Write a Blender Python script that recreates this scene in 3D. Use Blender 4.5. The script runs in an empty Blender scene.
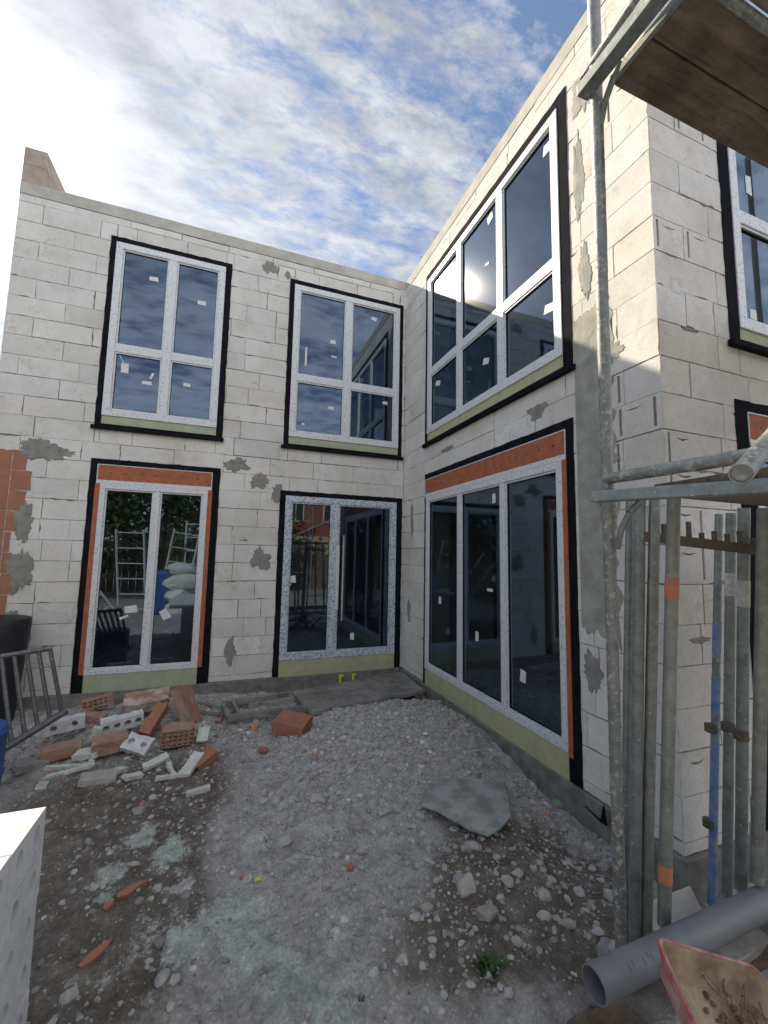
import bpy, math, random
from mathutils import Vector, Matrix, noise, Quaternion
from mathutils.geometry import tessellate_polygon
random.seed(7)
R = math.radians
scn = bpy.context.scene
COL = scn.collection
# ------------------------------------------------------------------ camera
F, YAW, PITCH, ROLL = 416.434, .354, .101, .019
CAM = Vector((-2.595, -6.136, .978))
_fw = Vector((math.sin(YAW)*math.cos(PITCH), math.cos(YAW)*math.cos(PITCH), math.sin(PITCH)))
_rt = Vector((math.cos(YAW), -math.sin(YAW), 0)); _up = _rt.cross(_fw)
_r2 = _rt*math.cos(ROLL)+_up*math.sin(ROLL); _u2 = _up*math.cos(ROLL)-_rt*math.sin(ROLL)
cd = bpy.data.cameras.new('camera'); cam = bpy.data.objects.new('camera', cd); COL.objects.link(cam)
cam.matrix_world = Matrix(((_r2.x, _u2.x, -_fw.x, CAM.x), (_r2.y, _u2.y, -_fw.y, CAM.y), (_r2.z, _u2.z, -_fw.z, CAM.z), (0, 0, 0, 1)))
cd.sensor_fit = 'HORIZONTAL'; cd.sensor_width = 36; cd.lens = F/768*36; cd.clip_start = .05; cd.clip_end = 2000
scn.camera = cam
def ray(x, y): return _fw+_r2*((x-384)/F)-_u2*((y-512)/F)
def P(x, y, t): return CAM+ray(x, y)*t
def plane(x, y, ax, v):
    d = ray(x, y); return CAM+d*((v-CAM[ax])/d[ax])
# ------------------------------------------------------------------ materials
def mat(name): 
    m = bpy.data.materials.new(name); m.use_nodes = True
    nt = m.node_tree; b = nt.nodes['Principled BSDF']; return m, nt, b
def nd(nt, t, **k):
    n = nt.nodes.new(t)
    for a, v in k.items():
        if a.startswith('i_'): n.inputs[a[2:].replace('_', ' ')].default_value = v
        else: setattr(n, a, v)
    return n
def ramp(nt, src, stops):
    r = nd(nt, 'ShaderNodeValToRGB'); nt.links.new(src, r.inputs[0]); e = r.color_ramp.elements
    while len(e) < len(stops): e.new(.5)
    for q, (p, c) in zip(e, stops):
        q.position = p; q.color = (c, c, c, 1) if isinstance(c, (int, float)) else (*c, 1)
    return r.outputs[0]
def mix(nt, fac, a, b, mode='MIX'):
    n = nd(nt, 'ShaderNodeMix', data_type='RGBA', blend_type=mode)
    for k, v in ((0, fac), (6, a), (7, b)):
        if isinstance(v, (int, float)): n.inputs[k].default_value = v
        elif isinstance(v, tuple): n.inputs[k].default_value = (*v, 1)
        else: nt.links.new(v, n.inputs[k])
    return n.outputs[2]
def ns(nt, scale, det=4, rough=.6, dist=0, vec=None, kind='noise'):
    tc = vec
    if tc is None:
        g = nd(nt, 'ShaderNodeNewGeometry'); tc = g.outputs['Position']
    if kind == 'noise':
        n = nd(nt, 'ShaderNodeTexNoise'); n.inputs['Roughness'].default_value = rough; n.inputs['Distortion'].default_value = dist; n.inputs['Detail'].default_value = det
    else: n = nd(nt, 'ShaderNodeTexVoronoi')
    n.inputs['Scale'].default_value = scale; nt.links.new(tc, n.inputs['Vector']); return n.outputs[0]
def objvec(nt):
    return nd(nt, 'ShaderNodeTexCoord').outputs['Object']
def bump(nt, b, h, strength, dist=.01):
    n = nd(nt, 'ShaderNodeBump'); n.inputs['Strength'].default_value = strength; n.inputs['Distance'].default_value = dist
    nt.links.new(h, n.inputs['Height']); nt.links.new(n.outputs[0], b.inputs['Normal'])
def simple(name, c1, c2=None, scale=20, rough=.7, metal=0, bs=.2, det=5, obj=False, lo=.35, hi=.65, bd=.004):
    m, nt, b = mat(name); v = objvec(nt) if obj else None
    n = ns(nt, scale, det, vec=v)
    c2 = c2 or tuple(x*.75 for x in c1)
    nt.links.new(ramp(nt, n, [(lo, c1), (hi, c2)]), b.inputs['Base Color'])
    b.inputs['Roughness'].default_value = rough; b.inputs['Metallic'].default_value = metal
    if bs: bump(nt, b, n, bs, bd)
    return m
def aac(name, base, tint_scale=1.0):
    m, nt, b = mat(name)
    at = nd(nt, 'ShaderNodeAttribute', attribute_name='tone')
    c = mix(nt, 1.0, base, at.outputs['Color'], 'MULTIPLY')
    big = ramp(nt, ns(nt, 1.3, 5, .65), [(.35, (.80, .79, .76)), (.6, (1, 1, 1))])
    c = mix(nt, .8, c, big, 'MULTIPLY')
    fine = ramp(nt, ns(nt, 45, 5, .7), [(.3, (.80, .79, .77)), (.55, (1, 1, 1))])
    c = mix(nt, .7, c, fine, 'MULTIPLY')
    sm = ramp(nt, ns(nt, 7, 7, .75, 1.2), [(.545, 0), (.65, 1)])
    sm2 = ramp(nt, ns(nt, 2.1, 2, .5), [(.45, 0), (.6, 1)])
    mm = nd(nt, 'ShaderNodeMath', operation='MULTIPLY'); nt.links.new(sm, mm.inputs[0]); nt.links.new(sm2, mm.inputs[1])
    m2 = nd(nt, 'ShaderNodeMath', operation='MULTIPLY'); nt.links.new(mm.outputs[0], m2.inputs[0]); m2.inputs[1].default_value = .62
    c = mix(nt, m2.outputs[0], c, (.38, .385, .37))
    st_ = ramp(nt, ns(nt, 3.3, 8, .72, .4), [(.50, 0), (.70, 1)]); ms = nd(nt, 'ShaderNodeMath', operation='MULTIPLY'); nt.links.new(st_, ms.inputs[0]); ms.inputs[1].default_value = .38
    c = mix(nt, ms.outputs[0], c, (.47, .42, .34))
    sc = ramp(nt, ns(nt, 19, 6, .8, .8), [(.64, 0), (.69, 1)]); mc = nd(nt, 'ShaderNodeMath', operation='MULTIPLY'); nt.links.new(sc, mc.inputs[0]); mc.inputs[1].default_value = .4
    c = mix(nt, mc.outputs[0], c, (.30, .295, .275))
    # pore specks
    vo = ns(nt, 120, vec=None, kind='v'); sp = ramp(nt, vo, [(.10, (.72, .7, .68)), (.22, (1, 1, 1))])
    c = mix(nt, .6, c, sp, 'MULTIPLY')
    nt.links.new(c, b.inputs['Base Color']); b.inputs['Roughness'].default_value = .92; b.inputs['Specular IOR Level'].default_value = .2
    h = mix(nt, .5, fine, ns(nt, 14, 6, .7)); bump(nt, b, h, .55, .004)
    return m
M = {}
M['aac'] = aac('aerated_concrete', (.75, .735, .71))
M['mortar'] = simple('mortar_joint', (.25, .24, .225), (.17, .165, .155), 30, .95, bs=.5)
M['patch'] = simple('grey_mortar', (.21, .21, .195), (.31, .31, .29), 11, .95, bs=.6, det=8)
M['render'] = simple('smeared_render', (.40, .40, .36), (.27, .275, .25), 7, .95, bs=.5, det=8)
M['concrete'] = simple('concrete', (.25, .245, .225), (.14, .14, .13), 9, .95, bs=.5, det=9)
M['ringbeam'] = simple('ring_beam', (.54, .52, .475), (.40, .39, .355), 5, .95, bs=.5, det=9)
M['clay'] = simple('clay_brick', (.40, .17, .10), (.31, .15, .105), 12, .9, bs=.4, det=8)
M['clay_dusty'] = simple('clay_brick_dusty', (.33, .17, .12), (.40, .31, .26), 9, .95, bs=.4, det=8, lo=.4, hi=.7)
M['box_orange'] = simple('shutter_box_orange', (.46, .145, .065), (.32, .10, .055), 14, .8, bs=.2)
M['tape'] = simple('black_membrane', (.009, .010, .014), (.016, .017, .022), 5, .9, bs=.5, det=3, bd=.01)
M['tape'].node_tree.nodes['Principled BSDF'].inputs['Specular IOR Level'].default_value = .05
M['xps'] = simple('insulation_board', (.44, .48, .34), (.36, .40, .28), 8, .85, bs=.3)
M['xps2'] = simple('insulation_board_yellow', (.50, .50, .31), (.41, .42, .27), 8, .85, bs=.3)
M['xpsw'] = simple('foam_scrap', (.66, .69, .62), (.48, .51, .45), 18, .85, bs=.3)
M['rubber'] = simple('black_gasket', (.012, .012, .013), None, 10, .6, bs=0)
M['white'] = simple('white_sticker', (.75, .76, .76), (.6, .62, .62), 50, .6, bs=0)
M['ksw'] = simple('sand_lime', (.66, .675, .69), (.54, .55, .56), 14, .9, bs=.35, det=8)
M['hole'] = simple('hole_shadow', (.16, .155, .15), None, 30, .95, bs=.3)
M['stone'] = simple('rubble_stone', (.34, .33, .31), (.22, .215, .205), 16, .95, bs=.6, det=8)
M['stone_l'] = simple('pale_stone', (.46, .45, .42), (.33, .325, .30), 18, .95, bs=.6, det=8)
M['slate'] = simple('fibre_cement', (.22, .235, .225), (.36, .375, .355), 7, .9, bs=.35, det=9, lo=.42, hi=.58)
M['pvc'] = simple('grey_pvc', (.15, .165, .185), (.20, .21, .22), 6, .5, bs=.08, det=6)
M['blue'] = simple('blue_plastic', (.02, .10, .36), (.02, .07, .24), 5, .45, bs=.15)
M['bluep'] = simple('blue_paint', (.07, .20, .48), (.26, .31, .36), 22, .6, bs=.2, det=6)
M['blackp'] = simple('black_plastic', (.012, .014, .018), (.02, .022, .028), 4, .55, bs=.6, bd=.03)
M['yellow'] = simple('yellow_mark', (.75, .85, .05), None, 40, .7, bs=.1)
M['redrim'] = simple('red_tub_plastic', (.30, .045, .05), (.45, .30, .27), 22, .6, bs=.3, det=8)
M['tubin'] = simple('tub_mortar_crust', (.46, .37, .25), (.20, .12, .08), 9, .95, bs=.9, det=9, bd=.01)
M['interior'] = simple('interior_plaster', (.36, .355, .34), None, 3, .9, bs=0)
M['steel_d'] = simple('dark_steel', (.09, .085, .075), (.16, .12, .08), 30, .7, .3, bs=.3, det=7)
M['handle'] = simple('brushed_steel', (.6, .6, .6), None, 30, .3, 1, bs=0)
M['bag'] = simple('white_bag', (.8, .8, .76), (.65, .65, .6), 6, .7, bs=.5, bd=.03)
M['roofred'] = simple('roof_tiles', (.25, .07, .04), (.16, .05, .03), 3, .8, bs=.3)
M['housewall'] = simple('red_plaster', (.32, .10, .06), None, 3, .9, bs=.1)
M['housecream'] = simple('cream_plaster', (.60, .50, .28), None, 3, .9, bs=.1)
M['bark'] = simple('bark', (.09, .07, .05), (.05, .04, .03), 10, .95, bs=.6)
M['leafm'] = simple('leaf', (.035, .07, .02), (.07, .11, .03), 3, .6, bs=0)
M['weed'] = simple('weed_leaf', (.04, .10, .03), (.07, .13, .05), 30, .6, bs=0)
M['carpaint'] = simple('red_paint', (.35, .02, .02), None, 3, .3, bs=0)
# galvanised tube with mortar splashes
def galv(name, base, base2, lo=.56, splash=(.50, .50, .46), rough=.5, metal=.55):
    m, nt, b = mat(name)
    c = ramp(nt, ns(nt, 14, 7, .7), [(.35, base), (.65, base2)])
    s = ramp(nt, ns(nt, 40, 9, .74), [(lo, 0), (lo+.04, 1)])
    c = mix(nt, s, c, splash); nt.links.new(c, b.inputs['Base Color'])
    inv = nd(nt, 'ShaderNodeMath', operation='SUBTRACT'); inv.inputs[0].default_value = 1; nt.links.new(s, inv.inputs[1])
    mu = nd(nt, 'ShaderNodeMath', operation='MULTIPLY'); nt.links.new(inv.outputs[0], mu.inputs[0]); mu.inputs[1].default_value = metal
    nt.links.new(mu.outputs[0], b.inputs['Metallic'])
    r = nd(nt, 'ShaderNodeMath', operation='MULTIPLY_ADD'); nt.links.new(s, r.inputs[0]); r.inputs[1].default_value = .4; r.inputs[2].default_value = rough; nt.links.new(r.outputs[0], b.inputs['Roughness'])
    bump(nt, b, s, .35, .002)
    return m
M['galv'] = galv('galvanised_tube', (.30, .32, .32), (.19, .21, .21), .53, (.42, .42, .39))
M['galv2'] = galv('galvanised_tube_clean', (.30, .34, .335), (.18, .205, .205), .60)
M['rail'] = galv('dull_rail', (.17, .175, .18), (.11, .115, .12), .60)
M['galv3'] = galv('galvanised_tube_aged', (.32, .345, .32), (.20, .215, .195), .58, (.40, .40, .37))
M['orangep'] = simple('orange_paint', (.60, .20, .09), (.4, .2, .13), 40, .6, bs=.1)
# white frame with printed protective film
def film(name, base, mark, lo, hi, amount):
    m, nt, b = mat(name)
    v = objvec(nt); mp = nd(nt, 'ShaderNodeMapping'); mp.inputs['Scale'].default_value = (1, 1, 1); nt.links.new(v, mp.inputs[0])
    n1 = ramp(nt, ns(nt, 30, vec=mp.outputs[0], kind='v'), [(lo, 1), (hi, 0)])
    n2 = ramp(nt, ns(nt, 160, 2, .5, vec=mp.outputs[0]), [(.42, 0), (.5, 1)])
    mm = nd(nt, 'ShaderNodeMath', operation='MULTIPLY'); nt.links.new(n1, mm.inputs[0]); nt.links.new(n2, mm.inputs[1])
    m2 = nd(nt, 'ShaderNodeMath', operation='MULTIPLY'); nt.links.new(mm.outputs[0], m2.inputs[0]); m2.inputs[1].default_value = amount
    nt.links.new(mix(nt, m2.outputs[0], base, mark), b.inputs['Base Color']); b.inputs['Roughness'].default_value = .42
    bump(nt, b, ns(nt, 30, 3), .06, .003); return m
M['frame'] = film('film_wrapped_frame', (.68, .70, .73), (.24, .27, .33), .24, .32, .7)
M['frame_b'] = film('blue_film_wrapped_frame', (.56, .62, .68), (.13, .18, .28), .38, .48, .85)
# glass: clear pane over a dark room, doubled reflection, a trace of site dust
def glass():
    m = bpy.data.materials.new('window_glass'); m.use_nodes = True; nt = m.node_tree; nt.nodes.clear()
    out = nd(nt, 'ShaderNodeOutputMaterial'); tr = nd(nt, 'ShaderNodeBsdfTransparent'); tr.inputs[0].default_value = (.50, .56, .58, 1)
    g = nd(nt, 'ShaderNodeBsdfGlossy'); g.inputs['Roughness'].default_value = .0; g.inputs[0].default_value = (.50, .69, 1, 1)
    g2 = nd(nt, 'ShaderNodeBsdfGlossy'); g2.inputs['Roughness'].default_value = .095; g2.inputs[0].default_value = (.9, .92, .95, 1)
    bm = nd(nt, 'ShaderNodeBump'); bm.inputs['Strength'].default_value = .03; bm.inputs['Distance'].default_value = .02
    nt.links.new(ns(nt, 1.3, 1, .4), bm.inputs['Height']); nt.links.new(bm.outputs[0], g.inputs['Normal'])
    gm = nd(nt, 'ShaderNodeMixShader'); gm.inputs[0].default_value = .14; nt.links.new(g.outputs[0], gm.inputs[1]); nt.links.new(g2.outputs[0], gm.inputs[2])
    lw = nd(nt, 'ShaderNodeLayerWeight'); lw.inputs[0].default_value = .5
    pw_ = nd(nt, 'ShaderNodeMath', operation='POWER'); nt.links.new(lw.outputs['Facing'], pw_.inputs[0]); pw_.inputs[1].default_value = 4.0
    fr = nd(nt, 'ShaderNodeMath', operation='MULTIPLY_ADD'); nt.links.new(pw_.outputs[0], fr.inputs[0]); fr.inputs[1].default_value = .30; fr.inputs[2].default_value = .15
    mx = nd(nt, 'ShaderNodeMixShader'); nt.links.new(fr.outputs[0], mx.inputs[0]); nt.links.new(tr.outputs[0], mx.inputs[1]); nt.links.new(gm.outputs[0], mx.inputs[2])
    nt.links.new(mx.outputs[0], out.inputs[0]); return m
M['glass'] = glass()
def wood(name, c1, c2):
    m, nt, b = mat(name); v = objvec(nt); mp = nd(nt, 'ShaderNodeMapping'); mp.inputs['Scale'].default_value = (1.2, 14, 14); nt.links.new(v, mp.inputs[0])
    n = ns(nt, 2.2, 8, .7, 1, vec=mp.outputs[0]); st = ramp(nt, ns(nt, 3.5, 6, .7), [(.38, (.35, .32, .3)), (.62, (1, 1, 1))])
    c = mix(nt, .75, ramp(nt, n, [(.3, c1), (.7, c2)]), st, 'MULTIPLY'); nt.links.new(c, b.inputs['Base Color'])
    b.inputs['Roughness'].default_value = .85; bump(nt, b, n, .4, .003); return m
M['plank'] = wood('weathered_plank', (.36, .35, .32), (.24, .235, .22))
M['deckwood'] = wood('dark_deck_wood', (.27, .22, .17), (.10, .08, .062))
M['oldwood'] = wood('old_board', (.26, .19, .13), (.13, .10, .075))
# ground
def ground_mat():
    m, nt, b = mat('site_ground')
    at = nd(nt, 'ShaderNodeAttribute', attribute_name='soil'); sep = nd(nt, 'ShaderNodeSeparateColor'); nt.links.new(at.outputs['Color'], sep.inputs[0])
    n1 = ns(nt, 9, 10, .75); n2 = ns(nt, 2.2, 6, .7, .6); n3 = ns(nt, 60, 6, .8)
    dust = ramp(nt, n1, [(.35, (.27, .262, .247)), (.5, (.43, .42, .40)), (.68, (.62, .61, .585))])
    soil = ramp(nt, n1, [(.3, (.095, .082, .068)), (.5, (.18, .158, .13)), (.7, (.31, .285, .245))])
    powder = ramp(nt, n1, [(.33, (.25, .265, .245)), (.5, (.43, .47, .43)), (.66, (.62, .67, .61))])
    def thr(ch, amp):
        a = nd(nt, 'ShaderNodeMath', operation='MULTIPLY_ADD'); nt.links.new(n2, a.inputs[0]); a.inputs[1].default_value = amp; a.inputs[2].default_value = -amp*.5
        a1 = nd(nt, 'ShaderNodeMath', operation='MULTIPLY_ADD'); nt.links.new(n1, a1.inputs[0]); a1.inputs[1].default_value = amp; nt.links.new(a.outputs[0], a1.inputs[2])
        s = nd(nt, 'ShaderNodeMath', operation='ADD'); nt.links.new(sep.outputs[ch], s.inputs[0]); nt.links.new(a1.outputs[0], s.inputs[1])
        a2 = nd(nt, 'ShaderNodeMath', operation='SUBTRACT'); nt.links.new(s.outputs[0], a2.inputs[0]); a2.inputs[1].default_value = amp*.5
        return ramp(nt, a2.outputs[0], [(.35, 0), (.62, 1)])
    c = mix(nt, thr(0, 1.2), dust, soil); c = mix(nt, thr(1, 2.3), c, powder)
    c = mix(nt, .65, c, ramp(nt, n3, [(.3, (.55, .55, .55)), (.6, (1.12, 1.12, 1.12))]), 'MULTIPLY')
    v = ns(nt, 55, kind='v'); c = mix(nt, .35, c, ramp(nt, v, [(0., (1.5, 1.5, 1.5)), (.35, (.9, .9, .9)), (.6, (.6, .6, .6))]), 'MULTIPLY')
    nt.links.new(c, b.inputs['Base Color']); b.inputs['Roughness'].default_value = .97; b.inputs['Specular IOR Level'].default_value = .15
    bump(nt, b, mix(nt, .5, n3, n1), .9, .015); return m
M['ground'] = ground_mat()
# ------------------------------------------------------------------ mesh helpers
class MB:
    def __init__(s): s.v = []; s.f = []; s.t = []; s.mi = []; s.cur = 0
    def add(s, vs, fs, tone=1.0):
        n = len(s.v); s.v += [Vector(v) for v in vs]
        for f in fs: s.f.append([i+n for i in f]); s.t.append(tone); s.mi.append(s.cur)
    def box(s, a, b, tone=1.0):
        x0, x1 = sorted((a[0], b[0])); y0, y1 = sorted((a[1], b[1])); z0, z1 = sorted((a[2], b[2]))
        s.add([(x0, y0, z0), (x1, y0, z0), (x1, y1, z0), (x0, y1, z0), (x0, y0, z1), (x1, y0, z1), (x1, y1, z1), (x0, y1, z1)],
              [(0, 3, 2, 1), (4, 5, 6, 7), (0, 1, 5, 4), (1, 2, 6, 5), (2, 3, 7, 6), (3, 0, 4, 7)], tone)
    def tube(s, a, b, r, n=16, r2=None, hollow=0, jit=0):
        a = Vector(a); b = Vector(b); d = b-a; q = d.to_track_quat('Z', 'Y'); r2 = r if r2 is None else r2
        L = d.length; k = max(1, int(L/.05)) if jit else 1
        rings = []
        for j in range(k+1):
            t = j/k; c = a+d*t; rr = r+(r2-r)*t; rg = []
            for i in range(n):
                an = 2*math.pi*i/n; o = q @ Vector((math.cos(an), math.sin(an), 0))
                e = rr+(noise.noise((c+o*.02)*30)*jit if jit else 0)
                rg.append(c+o*e)
            rings.append(rg)
        vs = [v for rg in rings for v in rg]; fs = []
        for j in range(k):
            for i in range(n):
                i2 = (i+1) % n; fs.append((j*n+i, j*n+i2, (j+1)*n+i2, (j+1)*n+i))
        if hollow:
            m = len(vs); w = hollow
            for c, dd in ((a, 1), (b, -1)):
                for i in range(n):
                    an = 2*math.pi*i/n; o = q @ Vector((math.cos(an), math.sin(an), 0)); vs.append(c+o*(r-w))
            for c in (a, b):
                pass
            e = k*n
            for i in range(n):
                i2 = (i+1) % n
                fs.append((i, m+i, m+i2, i2)); fs.append((e+i, e+i2, m+n+i2, m+n+i)); fs.append((m+i, m+n+i, m+n+i2, m+i2))
        else:
            fs.append(tuple(range(n-1, -1, -1))); fs.append(tuple(range(k*n, k*n+n)))
        s.add(vs, fs)
    def path(s, pts, r, n=12):
        for p, q in zip(pts, pts[1:]): s.tube(p, q, r, n)
    def mesh(s, name, mats, smooth=False):
        me = bpy.data.meshes.new(name); me.from_pydata([tuple(v) for v in s.v], [], s.f)
        for m in (mats if isinstance(mats, (list, tuple)) else [mats]): me.materials.append(m)
        me.polygons.foreach_set('material_index', s.mi)
        if any(t != 1.0 for t in s.t) or name == 'parapet':
            ca = me.color_attributes.new('tone', 'FLOAT_COLOR', 'CORNER'); data = []
            for p in me.polygons:
                t = s.t[p.index]; t = (t, t, t) if isinstance(t, (int, float)) else t
                data += [*t, 1.0]*p.loop_total
            ca.data.foreach_set('color', data)
        if smooth:
            me.polygons.foreach_set('use_smooth', [True]*len(me.polygons)); me.set_sharp_from_angle(angle=R(38))
        me.update(); return me
WORLD = {}
def link(o, parent, w):
    COL.objects.link(o); pw = WORLD.get(parent.name, Vector()) if parent else Vector()
    o.parent = parent; o.location = w-pw; WORLD[o.name] = w.copy(); return o
def tag(o, label=None, cat=None, group=None, kind=None):
    for k, v in (('label', label), ('category', cat), ('group', group), ('kind', kind)):
        if v: o[k] = v
    return o
def empty(name, loc, label=None, cat=None, group=None, rot=None):
    o = bpy.data.objects.new(name, None); o.empty_display_size = .1; link(o, None, Vector(loc))
    if rot: o.rotation_euler = rot
    return tag(o, label, cat, group)
def build(mb, name, mats, parent=None, bevel=0, smooth=False, local=False):
    """link the collected shapes as one object, its origin at the middle of its base (local: shapes already in the parent's frame)"""
    xs = [v.x for v in mb.v]; ys = [v.y for v in mb.v]; zs = [v.z for v in mb.v]
    c = Vector(((min(xs)+max(xs))/2, (min(ys)+max(ys))/2, min(zs)))
    for v in mb.v: v -= c
    o = bpy.data.objects.new(name, mb.mesh(name, mats, smooth))
    if local: COL.objects.link(o); o.parent = parent; o.location = c; WORLD[o.name] = WORLD[parent.name]+c
    else: link(o, parent, c)
    if bevel:
        b = o.modifiers.new('b', 'BEVEL'); b.width = bevel; b.segments = 2; b.limit_method = 'ANGLE'; b.angle_limit = R(40)
    return o
def copy_tree(o, parent=None):
    c = o.copy(); COL.objects.link(c); c.parent = parent
    for ch in list(o.children): copy_tree(ch, c)
    return c
# a wall's own frame: s along it, d out of its face, z up
WALLS = {'A': lambda s, d, z: Vector((s, -d, z)), 'B': lambda s, d, z: Vector((-d, s, z)), 'C': lambda s, d, z: Vector((s, YC-d, z))}
YC = -4.299; ZT = 5.582; ZB = -.75; XL = -5.30
def flipfor(w): return w == 'B'
def wbox(mb, w, s0, s1, d0, d1, z0, z1, tone=1.0):
    g = WALLS[w]; mb.box(g(s0, d0, z0), g(s1, d1, z1), tone)
def poly_extrude(mb, pts2, fn, d_face, d_back, holes=(), hole_back=None, tone=1.0, hole_tone=.5, orient=None):
    """flat piece: outline (with holes) at depth d_face, sides going in to d_back"""
    loops = [[Vector((p[0], p[1], 0)) for p in pts2]]+[[Vector((p[0], p[1], 0)) for p in h] for h in holes]
    flat = [p for lp in loops for p in lp]
    tris = tessellate_polygon(loops)
    def parea(q): return abs(sum(q[i].x*q[(i+1) % len(q)].y-q[(i+1) % len(q)].x*q[i].y for i in range(len(q))))/2
    want = parea(loops[0])-sum(parea(l) for l in loops[1:]); got = sum(parea([flat[i] for i in t]) for t in tris)
    if holes and abs(want-got) > .02*want: return poly_extrude(mb, pts2, fn, d_face, d_back, list(holes)[:-1], hole_back, tone, hole_tone)
    mb.add([fn(p.x, d_face, p.y) for p in flat], [tuple(t) for t in tris] if holes else [tuple(range(len(flat)))], tone)
    for li, lp in enumerate(loops):
        n = len(lp); back = d_back if li == 0 else (hole_back if hole_back is not None else d_back)
        vs = [fn(p.x, d_face, p.y) for p in lp]+[fn(p.x, back, p.y) for p in lp]
        mb.add(vs, [(i, (i+1) % n, n+(i+1) % n, n+i) for i in range(n)], tone)
        if li: mb.add([fn(p.x, back, p.y) for p in lp], [tuple(range(n))], hole_tone)
def rect_minus(rects, hole):
    out = []
    for (a, b, c, d) in rects:
        e, f, g, h = hole
        if f <= a or e >= b or h <= c or g >= d: out.append((a, b, c, d)); continue
        if e > a: out.append((a, e, c, d))
        if f < b: out.append((f, b, c, d))
        m, n = max(a, e), min(b, f)
        if g > c: out.append((m, n, c, g))
        if h < d: out.append((m, n, h, d))
    return out
def jrect(a, b, c, d, rnd, j=.003, chip=.25):
    pts = []
    def seg(p, q):
        L = math.dist(p, q); n = max(2, int(L/.04))
        for i in range(n):
            t = i/n; yield (p[0]+(q[0]-p[0])*t, p[1]+(q[1]-p[1])*t)
    cs = [(a, c), (b, c), (b, d), (a, d)]
    cx, cy = (a+b)/2, (c+d)/2
    for i in range(4):
        run = 0
        for (x, y) in seg(cs[i], cs[(i+1) % 4]):
            e = abs(rnd.gauss(0, j))
            if rnd.random() < .028: run = rnd.choice((1, 1, 2, 3)); dep_ = rnd.uniform(.005, .017)
            if run: e += dep_*rnd.uniform(.6, 1); run -= 1
            # move inward
            if i == 0: y += e
            elif i == 1: x -= e
            elif i == 2: y -= e
            else: x += e
            pts.append((x, y))
    return pts
def crescent(cx, cz, w, h, rnd):
    pts = []
    for i in range(9): t = i/8; pts.append((cx-w/2+w*t, cz-h*math.sin(math.pi*t)*(1+rnd.uniform(-.15, .15))))
    for i in range(1, 8): t = 1-i/8; pts.append((cx-w/2+w*t, cz-h*math.sin(math.pi*t)*.25+rnd.uniform(-.002, .002)))
    return pts
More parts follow.
